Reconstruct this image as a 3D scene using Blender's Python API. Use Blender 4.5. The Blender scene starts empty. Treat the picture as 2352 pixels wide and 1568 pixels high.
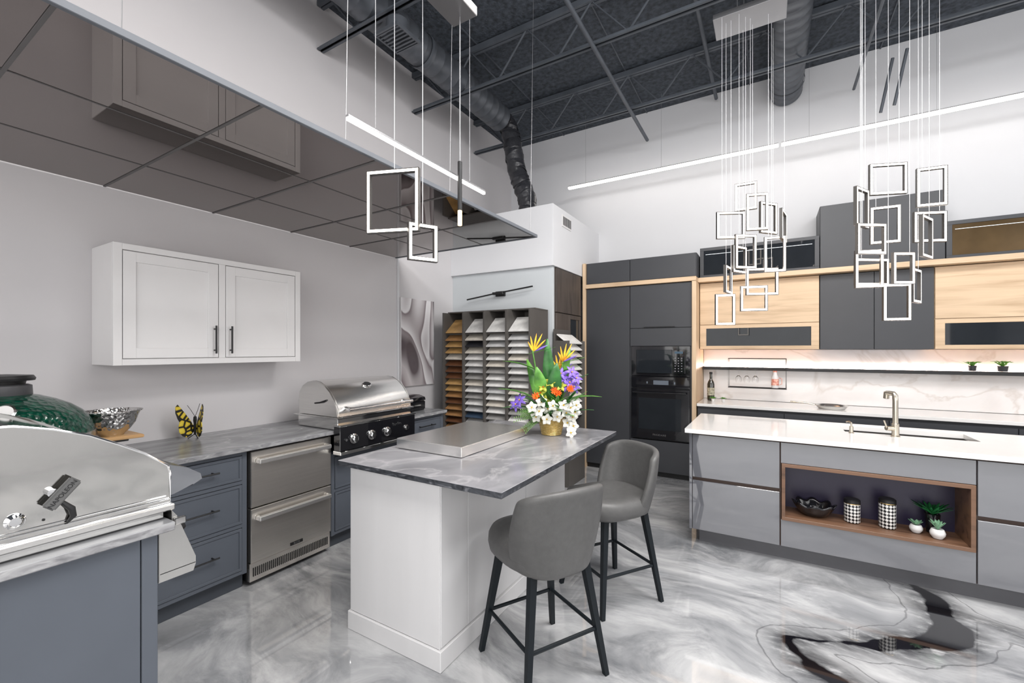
import bpy, bmesh, math, random
from mathutils import Vector, Matrix, Quaternion
random.seed(7)
C=bpy.context; D=bpy.data; scene=C.scene; COL=scene.collection
scene.view_settings.view_transform='Standard'
TH=math.radians(30.7)
# ------------------------------------------------------------ materials
MATS={}
def base(name):
    m=D.materials.new(name); m.use_nodes=True
    return m,m.node_tree,m.node_tree.nodes['Principled BSDF']
def nd(nt,t,**k):
    n=nt.nodes.new(t)
    for a,v in k.items(): setattr(n,a,v)
    return n
def ramp(nt,fac,stops):
    r=nt.nodes.new('ShaderNodeValToRGB'); e=r.color_ramp.elements
    e[0].position=stops[0][0]; e[0].color=(*stops[0][1],1)
    e[1].position=stops[-1][0]; e[1].color=(*stops[-1][1],1)
    for p,c in stops[1:-1]:
        x=e.new(p); x.color=(*c,1)
    nt.links.new(fac,r.inputs[0]); return r
def coords(nt,stretch=(1,1,1)):
    tc=nt.nodes.new('ShaderNodeTexCoord'); mp=nt.nodes.new('ShaderNodeMapping')
    mp.inputs['Scale'].default_value=stretch
    nt.links.new(tc.outputs['Object'],mp.inputs[0]); return mp.outputs[0]
def P(name,col,rough=.5,metal=0,var=.05,scale=6,bump=0,bscale=80,coat=0,spec=.5,stretch=(1,1,1),em=0,trans=0,col2=None,ior=1.45,alpha=1):
    if name in MATS: return MATS[name]
    m,nt,b=base(name); L=nt.links
    v=coords(nt,stretch)
    nz=nd(nt,'ShaderNodeTexNoise'); nz.inputs['Scale'].default_value=scale; nz.inputs['Detail'].default_value=4
    L.new(v,nz.inputs['Vector'])
    lo=tuple(max(0,c*(1-var)) for c in col); hi=tuple(min(1,c*(1+var)) for c in (col2 or col))
    r=ramp(nt,nz.outputs['Fac'],[(.3,lo),(.7,hi)])
    L.new(r.outputs[0],b.inputs['Base Color'])
    b.inputs['Roughness'].default_value=rough; b.inputs['Metallic'].default_value=metal
    b.inputs['Specular IOR Level'].default_value=spec; b.inputs['Coat Weight'].default_value=coat
    b.inputs['Coat Roughness'].default_value=.03
    b.inputs['Transmission Weight'].default_value=trans; b.inputs['IOR'].default_value=ior
    if em:
        b.inputs['Emission Color'].default_value=(*col,1); b.inputs['Emission Strength'].default_value=em
    if bump:
        n2=nd(nt,'ShaderNodeTexNoise'); n2.inputs['Scale'].default_value=bscale; L.new(v,n2.inputs['Vector'])
        bp=nd(nt,'ShaderNodeBump'); bp.inputs['Strength'].default_value=bump; bp.inputs['Distance'].default_value=.01
        L.new(n2.outputs['Fac'],bp.inputs['Height']); L.new(bp.outputs[0],b.inputs['Normal'])
    MATS[name]=m; return m
def ridge(nt,v,scale,dist,width,detail=4):
    n2=nd(nt,'ShaderNodeTexNoise'); n2.inputs['Scale'].default_value=scale; n2.inputs['Detail'].default_value=detail; n2.inputs['Distortion'].default_value=dist
    nt.links.new(v,n2.inputs['Vector'])
    s=nd(nt,'ShaderNodeMath',operation='SUBTRACT'); s.inputs[1].default_value=.5; nt.links.new(n2.outputs['Fac'],s.inputs[0])
    a=nd(nt,'ShaderNodeMath',operation='ABSOLUTE'); nt.links.new(s.outputs[0],a.inputs[0])
    return ramp(nt,a.outputs[0],[(0,(1,1,1)),(width,(0,0,0))]).outputs[0]
def mixc(nt,fac,c1,c2,amt=None):
    mx=nd(nt,'ShaderNodeMixRGB')
    if amt is not None:
        mm=nd(nt,'ShaderNodeMath',operation='MULTIPLY'); mm.inputs[1].default_value=amt; nt.links.new(fac,mm.inputs[0]); fac=mm.outputs[0]
    nt.links.new(fac,mx.inputs[0])
    for i,c in ((1,c1),(2,c2)):
        if isinstance(c,tuple): mx.inputs[i].default_value=(*c,1)
        else: nt.links.new(c,mx.inputs[i])
    return mx.outputs[0]
def stone(name,stops,scale=1.5,dist=2.5,rough=.25,stretch=(1,1,1),detail=8,vein=None,vw=.02,vscale=1.0,coat=0,va=1.0):
    m,nt,b=base(name); L=nt.links; v=coords(nt,stretch)
    nz=nd(nt,'ShaderNodeTexNoise'); nz.inputs['Scale'].default_value=scale; nz.inputs['Detail'].default_value=detail
    nz.inputs['Distortion'].default_value=dist; L.new(v,nz.inputs['Vector'])
    out=ramp(nt,nz.outputs['Fac'],stops).outputs[0]
    if vein: out=mixc(nt,ridge(nt,v,vscale,1.2,vw,5),out,vein,va)
    L.new(out,b.inputs['Base Color']); b.inputs['Roughness'].default_value=rough; b.inputs['Coat Weight'].default_value=coat
    b.inputs['Coat Roughness'].default_value=.03
    return m
def wood(name,c1,c2,rough=.45,axis='z',scale=1.0):
    m,nt,b=base(name); L=nt.links
    st={'z':(9,9,.7),'x':(.7,9,9),'y':(9,.7,9)}[axis]
    v=coords(nt,tuple(s*scale for s in st))
    nz=nd(nt,'ShaderNodeTexNoise'); nz.inputs['Scale'].default_value=2.2; nz.inputs['Detail'].default_value=8; nz.inputs['Distortion'].default_value=.6; L.new(v,nz.inputs['Vector'])
    r=ramp(nt,nz.outputs['Fac'],[(.28,c2),(.5,c1),(.75,tuple(min(1,c*1.12) for c in c1))])
    L.new(r.outputs[0],b.inputs['Base Color']); b.inputs['Roughness'].default_value=rough
    return m
def brushed(name,col,rough,axis='y'):
    m,nt,b=base(name); L=nt.links
    st={'y':(60,1,60),'x':(1,60,60),'z':(60,60,1)}[axis]; v=coords(nt,st)
    nz=nd(nt,'ShaderNodeTexNoise'); nz.inputs['Scale'].default_value=3; L.new(v,nz.inputs['Vector'])
    r=ramp(nt,nz.outputs['Fac'],[(.3,tuple(c*.92 for c in col)),(.7,col)]); L.new(r.outputs[0],b.inputs['Base Color'])
    b.inputs['Metallic'].default_value=.95; b.inputs['Roughness'].default_value=rough; return m

WALL=P('wall_paint',(.665,.67,.69),.7,var=.012,scale=2,bump=.03,bscale=200)
WALLL=P('wall_paint_dimmed',(.595,.578,.588),.7,var=.012,scale=2,bump=.03,bscale=200)  # left wall's weaker light put into a darker, slightly mauve colour
WALL2=P('closet_paint',(.55,.58,.60),.65,var=.015,scale=2)
CEIL=P('ceiling_deck',(.050,.059,.073),.8,var=.5,scale=22,bump=.8,bscale=45)
JOIST=P('joist_metal',(.085,.096,.113),.5,metal=.1,var=.15)
DUCT=P('duct_metal',(.11,.12,.137),.38,metal=.4,var=.12)
FLEX=P('flex_duct',(.03,.031,.036),.33,var=.2,bump=.4,bscale=30)
BLUE=P('blue_gray_paint',(.092,.104,.126),.42,var=.03)
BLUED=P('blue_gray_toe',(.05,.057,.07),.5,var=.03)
WHITE=P('white_paint',(.70,.69,.69),.4,var=.012)
WHITE2=P('white_laminate',(.68,.675,.68),.42,var=.02,scale=3,stretch=(4,4,.6))
BLACK=P('black_metal',(.012,.012,.013),.4,var=.1)
BLACKG=P('black_gloss',(.008,.008,.01),.06,var=.1,coat=.6)
DARK=P('anthracite_matt',(.043,.045,.051),.40,var=.03)
DARKG=P('smoked_glass',(.015,.018,.022),.03,var=.1,spec=.35)
BRONZEG=P('bronze_glass',(.09,.06,.03),.06,var=.4,scale=2,spec=.4)
GREYG=P('gloss_gray',(.122,.125,.140),.03,var=.02,coat=1,spec=.7)
BROWN=P('bronze_groove',(.06,.038,.03),.4,metal=.3)
OAK=wood('oak_horizontal',(.60,.44,.29),(.46,.32,.195),.5,'x')
OAKV=wood('oak_vertical',(.60,.44,.29),(.48,.33,.20),.5,'z')
WALNUT=wood('walnut',(.16,.085,.05),(.07,.035,.02),.4,'x')
DWOOD=wood('dark_wood',(.075,.06,.052),(.035,.028,.025),.5,'z')
STEEL=brushed('brushed_steel',(.84,.80,.75),.27,'y')
STEELX=brushed('brushed_steel_x',(.70,.69,.67),.22,'x')
MIRST=P('polished_steel',(.66,.655,.64),.09,metal=1,var=.02)
CHROME=P('chrome',(.8,.8,.8),.06,metal=1,var=.02)
NICKEL=P('champagne_nickel',(.55,.50,.42),.25,metal=1,var=.03)
TILE=P('mirror_ceiling_tile',(.245,.218,.208),.012,metal=1,var=.02,scale=1)
GRID=P('grid_metal',(.11,.105,.105),.45,metal=.2,var=.05)
EDGE=P('panel_edge_metal',(.12,.13,.147),.6,var=.05)
LED=P('led_white',(1,.90,.81),.5,var=0,em=8)
LEDB=P('led_bar',(1,.94,.88),.5,var=0,em=9)
LEDS=P('led_strip_soft',(1,.80,.72),.5,var=0,em=75)
CORD=P('pale_cord',(.75,.75,.77),.4,var=.02)
WIRE=P('steel_wire',(.35,.35,.36),.4,metal=.6)
SILVER=P('silver_canopy',(.42,.42,.43),.3,metal=.8,var=.03)
FRAMEM=P('pendant_frame_metal',(.07,.066,.063),.4,metal=.3)
FAB=P('gray_leatherette',(.090,.089,.088),.42,var=.08,scale=40,bump=.08,bscale=300)
LEG=P('dark_leg',(.008,.011,.014),.5,var=.1,spec=.25)
GOLD=P('gold',(.75,.52,.2),.25,metal=1)
STONE=stone('gray_quartzite',[(.25,(.10,.105,.115)),(.42,(.19,.195,.205)),(.58,(.27,.275,.285)),(.75,(.15,.155,.165))],2.2,2.5,.25,(1.6,.5,1),vein=(.48,.48,.48),vw=.02,vscale=2,va=.5)
STONEI=stone('pale_gray_marble',[(.25,(.11,.11,.118)),(.42,(.205,.205,.22)),(.58,(.275,.272,.29)),(.78,(.165,.165,.177))],1.5,2.0,.18,(1,.7,1),vein=(.48,.47,.48),vw=.04,vscale=2.4,va=.4)
SEDGE=stone('dark_chiselled_edge',[(.3,(.015,.016,.02)),(.6,(.07,.075,.085)),(.8,(.25,.25,.27))],14,2,.35,(1,1,3))
SEDGE2=stone('gray_chiselled_edge',[(.3,(.16,.16,.17)),(.6,(.33,.33,.34)),(.8,(.5,.5,.5))],10,2,.4,(1,1,3))
QUARTZ=P('white_quartz',(.80,.785,.77),.12,var=.015,coat=.4)
MARBLE=stone('white_marble',[(.3,(.68,.64,.62)),(.6,(.76,.73,.715)),(.8,(.80,.77,.757))],1.2,1.5,.18,(1,1,1.4),vein=(.52,.45,.40),vw=.022,vscale=.9,coat=.3,va=.5)
LGREEN=P('leaf_green',(.05,.19,.03),.4,var=.35,scale=12,col2=(.13,.33,.05))
DGREEN=P('leaf_dark_green',(.015,.08,.02),.35,var=.3,scale=12,col2=(.04,.16,.035))
SUCC=P('succulent_green',(.22,.42,.26),.5,var=.2)

def floor_mat():
    m,nt,b=base('epoxy_floor'); L=nt.links
    tc=nd(nt,'ShaderNodeTexCoord'); o=tc.outputs['Object']
    def warp(v,scale,detail,amt):
        w=nd(nt,'ShaderNodeTexNoise'); w.inputs['Scale'].default_value=scale; w.inputs['Detail'].default_value=detail; L.new(v,w.inputs['Vector'])
        s=nd(nt,'ShaderNodeVectorMath',operation='SUBTRACT'); s.inputs[1].default_value=(.5,.5,.5); L.new(w.outputs['Color'],s.inputs[0])
        k=nd(nt,'ShaderNodeVectorMath',operation='MULTIPLY'); k.inputs[1].default_value=(amt,amt,0); L.new(s.outputs[0],k.inputs[0])
        a=nd(nt,'ShaderNodeVectorMath',operation='ADD'); L.new(v,a.inputs[0]); L.new(k.outputs[0],a.inputs[1]); return a.outputs[0]
    V=warp(o,.9,2,1.0)
    def noise(v,sc,scale,detail,rough,rot=0):
        mp=nd(nt,'ShaderNodeMapping'); mp.inputs['Scale'].default_value=sc; mp.inputs['Rotation'].default_value=(0,0,rot); L.new(v,mp.inputs[0])
        n1=nd(nt,'ShaderNodeTexNoise'); n1.inputs['Scale'].default_value=scale; n1.inputs['Detail'].default_value=detail; n1.inputs['Roughness'].default_value=rough; L.new(mp.outputs[0],n1.inputs['Vector']); return n1.outputs['Fac']
    out=ramp(nt,noise(V,(.8,1.4,1),1.3,6,.58,.5),[(.34,(.17,.176,.188)),(.46,(.31,.316,.328)),(.56,(.41,.415,.425)),(.68,(.55,.552,.558))]).outputs[0]
    out=mixc(nt,ramp(nt,noise(V,(.7,2.0,1),2.4,9,.66,.7),[(.46,(0,0,0)),(.72,(1,1,1))]).outputs[0],out,(.68,.68,.685),.8)
    out=mixc(nt,ramp(nt,noise(V,(.8,1.9,1),2.0,9,.66,-.2),[(.52,(0,0,0)),(.72,(1,1,1))]).outputs[0],out,(.10,.106,.118),.8)
    U=warp(warp(o,1.5,1.5,.30),4,2,.09)
    fl=nd(nt,'ShaderNodeVectorMath',operation='MULTIPLY'); fl.inputs[1].default_value=(1,1,0); L.new(U,fl.inputs[0])
    def poly(paths):
        d=None
        for pts in paths:
          for (p,ra),(q,rb) in zip(pts,pts[1:]):
            A=Vector((*p,0)); B=Vector((*q,0)); AB=B-A
            s=nd(nt,'ShaderNodeVectorMath',operation='SUBTRACT'); s.inputs[1].default_value=A; L.new(fl.outputs[0],s.inputs[0])
            dt=nd(nt,'ShaderNodeVectorMath',operation='DOT_PRODUCT'); dt.inputs[1].default_value=AB/AB.length_squared; L.new(s.outputs[0],dt.inputs[0])
            cl=nd(nt,'ShaderNodeClamp'); L.new(dt.outputs['Value'],cl.inputs[0])
            pr=nd(nt,'ShaderNodeVectorMath',operation='SCALE'); pr.inputs[0].default_value=AB; L.new(cl.outputs[0],pr.inputs['Scale'])
            df=nd(nt,'ShaderNodeVectorMath',operation='DISTANCE'); L.new(s.outputs[0],df.inputs[0]); L.new(pr.outputs[0],df.inputs[1])
            rm=nd(nt,'ShaderNodeMapRange'); rm.inputs['To Min'].default_value=ra; rm.inputs['To Max'].default_value=rb; L.new(cl.outputs[0],rm.inputs['Value'])
            su=nd(nt,'ShaderNodeMath',operation='SUBTRACT'); L.new(df.outputs['Value'],su.inputs[0]); L.new(rm.outputs[0],su.inputs[1])
            if d is None: d=su.outputs[0]
            else:
                mi=nd(nt,'ShaderNodeMath',operation='SMOOTH_MIN'); mi.inputs[2].default_value=.08; L.new(d,mi.inputs[0]); L.new(su.outputs[0],mi.inputs[1]); d=mi.outputs[0]
        return d
    d=poly([[((.78,3.80),-.005),((.86,3.45),.03),((.82,3.15),.075),((.62,2.93),.05),((.34,2.76),.004),((.08,2.60),-.002),((.18,2.44),.025),((.35,2.30),.045),((.7,2.02),.09),((1.3,1.7),.08)],
            [((1.0,3.35),-.01),((1.3,3.22),.02),((1.8,3.2),.02)]])
    bn=nd(nt,'ShaderNodeTexNoise'); bn.inputs['Scale'].default_value=5; bn.inputs['Detail'].default_value=6; bn.inputs['Roughness'].default_value=.5; L.new(U,bn.inputs['Vector'])
    bb=nd(nt,'ShaderNodeMath',operation='MULTIPLY_ADD'); bb.inputs[1].default_value=-.10; bb.inputs[2].default_value=.05; L.new(bn.outputs['Fac'],bb.inputs[0])
    d2=nd(nt,'ShaderNodeMath',operation='ADD'); L.new(d,d2.inputs[0]); L.new(bb.outputs[0],d2.inputs[1])
    band=ramp(nt,d2.outputs[0],[(0,(1,1,1)),(.04,(.8,.8,.8)),(.10,(.25,.25,.25)),(.17,(0,0,0))]).outputs[0]
    spk=ramp(nt,noise(U,(1,2.2,1),9,8,.65,.4),[(.40,(.03,.03,.035)),(.56,(.16,.165,.17)),(.66,(.42,.42,.43))]).outputs[0]
    out=mixc(nt,band,out,spk,.9)
    line=ramp(nt,d2.outputs[0],[(0,(0,0,0)),(.110,(0,0,0)),(.115,(.8,.8,.8)),(.120,(0,0,0))]).outputs[0]
    out=mixc(nt,line,out,(.04,.04,.045))
    core=ramp(nt,d2.outputs[0],[(.0,(1,1,1)),(.012,(0,0,0))]).outputs[0]
    out=mixc(nt,core,out,(.006,.006,.008))
    L.new(out,b.inputs['Base Color']); b.inputs['Roughness'].default_value=.05; b.inputs['Coat Weight'].default_value=1; b.inputs['Coat Roughness'].default_value=.01
    b.inputs['Specular IOR Level'].default_value=.65
    return m
FLOOR=floor_mat()
# ------------------------------------------------------------ geometry
FR={}
def place(ob,parent,loc,rot):
    ob.location=loc
    if rot is not None:
        if isinstance(rot,Quaternion): ob.rotation_euler=rot.to_euler()
        else: ob.rotation_euler=rot
    M=Matrix.Translation(Vector(loc))@ob.rotation_euler.to_matrix().to_4x4()
    FR[ob.name]=M
    COL.objects.link(ob)
    if parent:
        ob.parent=parent; ob.matrix_parent_inverse=FR[parent.name].inverted()
def tag(ob,label,cat,group=None):
    ob['label']=label; ob['category']=cat
    if group: ob['group']=group
    return ob
def thing(name,label,cat,loc,rotz=0,local=False,group=None):
    e=D.objects.new(name,None); e.empty_display_size=.1
    e.location=loc; e.rotation_euler=(0,0,rotz); COL.objects.link(e)
    FR[e.name]=Matrix.Identity(4) if local else Matrix.Translation(Vector(loc))
    return tag(e,label,cat,group)
def fin(name,bm,mats,parent,loc,rot,smooth):
    bmesh.ops.recalc_face_normals(bm,faces=bm.faces)
    me=D.meshes.new(name); bm.to_mesh(me); bm.free()
    for m in (mats if isinstance(mats,(list,tuple)) else [mats]): me.materials.append(m)
    if smooth:
        me.polygons.foreach_set('use_smooth',[True]*len(me.polygons))
        me.set_sharp_from_angle(angle=math.radians(smooth if smooth is not True else 38))
    ob=D.objects.new(name,me); place(ob,parent,loc,rot); return ob
def boxes(name,L,mat,parent=None,bevel=.002,seg=1,rot=None,side=None):
    lo=[min(b[i*2] for b in L) for i in range(3)]; hi=[max(b[i*2+1] for b in L) for i in range(3)]
    c=Vector([(a+b)/2 for a,b in zip(lo,hi)]); bm=bmesh.new()
    for b in L:
        s=Vector((b[1]-b[0],b[3]-b[2],b[5]-b[4])); o=Vector(((b[0]+b[1])/2,(b[2]+b[3])/2,(b[4]+b[5])/2))-c
        r=bmesh.ops.create_cube(bm,size=1,matrix=Matrix.Translation(o)@Matrix.Diagonal((*s,1)))
        bv=min(bevel,min(s)*.3)
        if bv>0:
            es=list({e for v in r['verts'] for e in v.link_edges})
            bmesh.ops.bevel(bm,geom=es,offset=bv,segments=seg,affect='EDGES')
    mats=[mat]
    if side:
        bm.normal_update()
        mats=[mat,side]
        for f in bm.faces:
            if f.normal.z<.6: f.material_index=1
    return fin(name,bm,mats,parent,c,rot,False)
def box(name,b,mat,parent=None,bevel=.002,**k): return boxes(name,[b],mat,parent,bevel,**k)
def zq(d): return Vector((0,0,1)).rotation_difference(Vector(d).normalized())
def lathe(name,prof,mat,parent=None,loc=(0,0,0),rot=None,seg=32,smooth=True,scale=(1,1)):
    bm=bmesh.new(); rings=[]
    for r,z in prof:
        if r<1e-6: rings.append([bm.verts.new((0,0,z))])
        else: rings.append([bm.verts.new((r*scale[0]*math.cos(2*math.pi*i/seg),r*scale[1]*math.sin(2*math.pi*i/seg),z)) for i in range(seg)])
    for a,b in zip(rings,rings[1:]):
        for i in range(seg):
            j=(i+1)%seg
            if len(a)==1 and len(b)==1: continue
            if len(a)==1: bm.faces.new((a[0],b[i],b[j]))
            elif len(b)==1: bm.faces.new((a[i],a[j],b[0]))
            else: bm.faces.new((a[i],a[j],b[j],b[i]))
    return fin(name,bm,mat,parent,loc,rot,smooth)
def cyl(name,p0,p1,r,mat,parent=None,r2=None,seg=24,bev=.15):
    p0=Vector(p0);p1=Vector(p1);h=(p1-p0).length;r2=r if r2 is None else r2;e=min(r,r2)*bev;e=min(e,h*.3)
    return lathe(name,[(0,0),(r-e,0),(r,e),(r2,h-e),(r2-e,h),(0,h)],mat,parent,p0,zq(p1-p0),seg)
def sweep(bm,pts,r,seg=8,closed=False,twist=0,radii=None):
    pts=[Vector(p) for p in pts]; n=len(pts); rings=[]; up=None
    for i,p in enumerate(pts):
        if closed: t=(pts[(i+1)%n]-pts[i-1]).normalized()
        else: t=(pts[min(i+1,n-1)]-pts[max(i-1,0)]).normalized()
        if up is None:
            up=Vector((0,0,1)) if abs(t.z)<.9 else Vector((1,0,0))
        up=(up-t*up.dot(t)).normalized(); s=t.cross(up); rr=radii[i] if radii else r
        rings.append([bm.verts.new(p+(up*math.cos(a)+s*math.sin(a))*rr) for a in [2*math.pi*k/seg+twist for k in range(seg)]])
    m=n if closed else n-1
    for i in range(m):
        a=rings[i];b=rings[(i+1)%n]
        for k in range(seg):
            bm.faces.new((a[k],a[(k+1)%seg],b[(k+1)%seg],b[k]))
    if not closed:
        bm.faces.new(rings[0][::-1]); bm.faces.new(rings[-1])
def tubes(name,L,mat,parent=None,seg=8,loc=None,smooth=True,twist=0):
    allp=[Vector(p) for t in L for p in t[0]]; c=sum(allp,Vector())/len(allp) if loc is None else Vector(loc); bm=bmesh.new()
    for t in L:
        sweep(bm,[Vector(p)-c for p in t[0]],t[1] if not isinstance(t[1],list) else 0,seg,len(t)>2 and t[2],twist,t[1] if isinstance(t[1],list) else None)
    return fin(name,bm,mat,parent,c,None,smooth)
def prism(name,poly,axis,a,b,mat,parent=None,bevel=0,smooth=30,side=None):
    def v(p,t): return {'x':(t,p[0],p[1]),'y':(p[0],t,p[1]),'z':(p[0],p[1],t)}[axis]
    c=Vector(v((sum(p[0] for p in poly)/len(poly),sum(p[1] for p in poly)/len(poly)),(a+b)/2)); bm=bmesh.new()
    A=[bm.verts.new(Vector(v(p,a))-c) for p in poly];B=[bm.verts.new(Vector(v(p,b))-c) for p in poly]
    bm.faces.new(A);bm.faces.new(B[::-1]);n=len(poly)
    for i in range(n): bm.faces.new((A[i],A[(i+1)%n],B[(i+1)%n],B[i]))
    if bevel:
        sa=set(A); es=[e for e in bm.edges if (e.verts[0] in sa)==(e.verts[1] in sa)]
        bmesh.ops.bevel(bm,geom=es,offset=bevel,segments=2,affect='EDGES')
    return fin(name,bm,mat,parent,c,None,smooth)
def surf(name,f,nu,nv,mat,parent=None,thick=0,sub=0,closedu=False,loc=(0,0,0),off=0):
    bm=bmesh.new(); G=[[bm.verts.new(Vector(f(i/nu,j/nv))-Vector(loc)) for i in range(nu+(0 if closedu else 1))] for j in range(nv+1)]
    w=len(G[0])
    for j in range(nv):
        for i in range(w if closedu else w-1):
            bm.faces.new((G[j][i],G[j][(i+1)%w],G[j+1][(i+1)%w],G[j+1][i]))
    ob=fin(name,bm,mat,parent,loc,None,180)
    if thick:
        s=ob.modifiers.new('s','SOLIDIFY'); s.thickness=thick; s.offset=off
    if sub:
        s=ob.modifiers.new('u','SUBSURF'); s.levels=sub; s.render_levels=sub
    return ob
def text(name,s,size,loc,rot,mat,parent,ext=.0008):
    cu=D.curves.new('t','FONT'); cu.body=s; cu.size=size; cu.extrude=ext; cu.align_x='CENTER'; cu.align_y='CENTER'
    ob=D.objects.new('tmp_text',cu); COL.objects.link(ob); C.view_layer.update()
    me=D.meshes.new_from_object(ob.evaluated_get(C.evaluated_depsgraph_get())); D.objects.remove(ob); D.curves.remove(cu)
    me.materials.clear(); me.materials.append(mat); me.name=name
    o=D.objects.new(name,me); place(o,parent,loc,rot); return o
def dup(src,loc,rotz=None,label=None):
    def cp(o,par):
        c=o.copy(); COL.objects.link(c)
        if par: c.parent=par; c.matrix_parent_inverse=o.matrix_parent_inverse.copy()
        for k in list(o.children): cp(k,c)
        return c
    n=cp(src,None); n.location=loc
    if rotz is not None: n.rotation_euler=(0,0,rotz)
    if label: n['label']=label
    return n
def struct(o): o['kind']='structure'; return o
def handle(p0,p1,out,mat,parent,r=.006,name='handle'):
    p0=Vector(p0);p1=Vector(p1);o=Vector(out);d=p1-p0
    return tubes(name,[([p0+o,p1+o],r),([p0+d*.12,p0+d*.12+o],r*.8),([p0+d*.88,p0+d*.88+o],r*.8)],mat,parent)
def shakerX(name,x,y0,y1,z0,z1,mat,parent,st=.06,t=.02):
    return boxes(name,[(x,x+t,y0,y0+st,z0,z1),(x,x+t,y1-st,y1,z0,z1),(x,x+t,y0+st,y1-st,z1-st,z1),(x,x+t,y0+st,y1-st,z0,z0+st),(x,x+t*.45,y0+st-.002,y1-st+.002,z0+st-.002,z1-st+.002)],mat,parent,.0015)
# ------------------------------------------------------------ room shell
YB=5.87; XL=-3.5; ZC=4.66
fl=struct(box('floor',(-3.7,4.6,-3.6,6.0,-.1,0),FLOOR,bevel=0))
fl.data.transform(Matrix.Translation(fl.location)); fl.location=(0,0,0)
struct(box('ceiling',(-3.7,4.6,-3.6,6.0,ZC,ZC+.1),CEIL,bevel=0))
struct(box('wall_left',(XL-.1,XL,-3.6,6.0,0,ZC),WALLL,bevel=0))
struct(box('wall_back',(XL,4.6,YB,YB+.1,0,ZC),WALL,bevel=0))
struct(box('wall_right',(4.5,4.6,-3.5,YB,0,ZC),WALL,bevel=0))
struct(box('wall_front',(XL,4.5,-3.6,-3.5,0,ZC),WALL,bevel=0))
struct(box('trim_1',(XL,XL+.02,3.425,3.445,0,2.5),WALL,bevel=.002))
struct(box('wall_soffit',(XL,-2.06,4.36,YB,2.44,3.13),WALL,bevel=.002))
struct(boxes('wall_closet',[(XL,-2.085,4.40,4.45,0,2.44),(XL,-2.56,4.45,YB,0,2.44)],WALL2,bevel=.001))
struct(box('baseboard_left',(XL,XL+.012,3.45,4.40,0,.1),WHITE))
for i,x in enumerate((-2.6,-1.4,-.2,1.0,2.2,3.4)):
    struct(box('trim_%d'%(i+2),(x,x+.012,-3.5,YB,ZC-.01,ZC),JOIST,bevel=0))
def joist(y):
    t=thing('ceiling_joist','dark painted open-web steel joist spanning the ceiling','joist',(0,y,4.2),group='ceiling joists')
    x0,x1=XL+.01,4.49
    boxes('top_chord',[(x0,x1,y-.035,y-.005,ZC-.07,ZC-.015),(x0,x1,y+.005,y+.035,ZC-.07,ZC-.015)],JOIST,t,.001)
    boxes('bottom_chord',[(x0,x1,y-.035,y-.006,4.2,4.212),(x0,x1,y+.006,y+.035,4.2,4.212),(x0,x1,y-.012,y-.006,4.2,4.24),(x0,x1,y+.006,y+.012,4.2,4.24)],JOIST,t,.0005)
    pts=[];x=x0+.15;k=0
    while x<x1: pts.append((x,y,4.215 if k%2 else ZC-.05)); x+=.33;k+=1
    tubes('web',[(pts,.012)],JOIST,t,6,smooth=False)
for y in (-1.12,.08,1.28,2.48,3.68,4.88): joist(y)
def pipe(p0,p1,r=.016,lab='dark bridging bar running across the ceiling joists'):
    return tag(cyl('ceiling_pipe',p0,p1,r,JOIST,None,seg=10),lab,'pipe','ceiling pipes')
pipe((-1.33,1.0,4.17),(-1.33,5.62,4.17),.02)
pipe((.75,1.0,4.17),(.75,5.6,4.17),.014)
pipe((-.55,1.5,4.56),(-.55,5.8,4.56),.02)
for (x,y) in ((.98,5.2),(1.06,5.1)):
    pipe((x,y,4.18),(x-.07,y+.1,3.74),.013,'short dark hanger rod under the ceiling')
def spiral(name,x,y0,y1,z,r,label):
    t=thing(name,label,'duct',(x,y0,z))
    prof=[(0,0)];n=int((y1-y0)/.12)
    for i in range(n):
        a=i*(y1-y0)/n
        prof+= [(r,a),(r,a+(y1-y0)/n-.02),(r+.003,a+(y1-y0)/n-.012),(r+.003,a+(y1-y0)/n-.004)]
    prof+=[(r,y1-y0),(0,y1-y0)]
    lathe('pipe_body',prof,DUCT,t,(x,y0,z),zq((0,1,0)),32)
    k=y0+.4
    while k<y1:
        lathe('hanger_strap',[(r+.008,0),(r+.011,0),(r+.011,.03),(r+.008,.03)],JOIST,t,(x,k,z),zq((0,1,0)),24); k+=1.6
    return t
spiral('ventilation_duct',.17,.4,5.84,4.44,.155,'round dark metal spiral duct ending near the wall')
spiral('ventilation_duct',-2.86,-.5,4.52,4.36,.15,'round dark metal spiral duct along the wall')
pts=[];rad=[]
ctrl=[Vector((-2.86,4.535,4.36)),Vector((-2.84,4.66,4.34)),Vector((-2.78,4.69,4.12)),Vector((-2.72,4.70,3.75)),Vector((-2.60,4.72,3.42)),Vector((-2.57,4.74,3.15))]
def cr(P_,t):
    n=len(P_)-1;i=min(int(t*n),n-1);f=t*n-i;p0=P_[max(i-1,0)];p1=P_[i];p2=P_[i+1];p3=P_[min(i+2,n)]
    return .5*((2*p1)+(p2-p0)*f+(2*p0-5*p1+4*p2-p3)*f*f+(3*p1-p0-3*p2+p3)*f**3)
N=110
for i in range(N+1):
    p=cr(ctrl,i/N); pts.append(p+Vector((.006*math.sin(i*2.1),.006*math.cos(i*1.7),0))); rad.append(.112+.007*math.sin(i*1.9)+.005*math.sin(i*.7))
tag(tubes('flexible_duct',[(pts,rad)],FLEX,None,20),'wrinkled black flexible duct dropping onto the closet soffit','duct')
dfx,dfy,dfz=-2.6,2.55,4.02
t=thing('ceiling_diffuser','square dark louvered air diffuser under the duct','vent',(dfx,dfy,4.0))
q=.13
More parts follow.
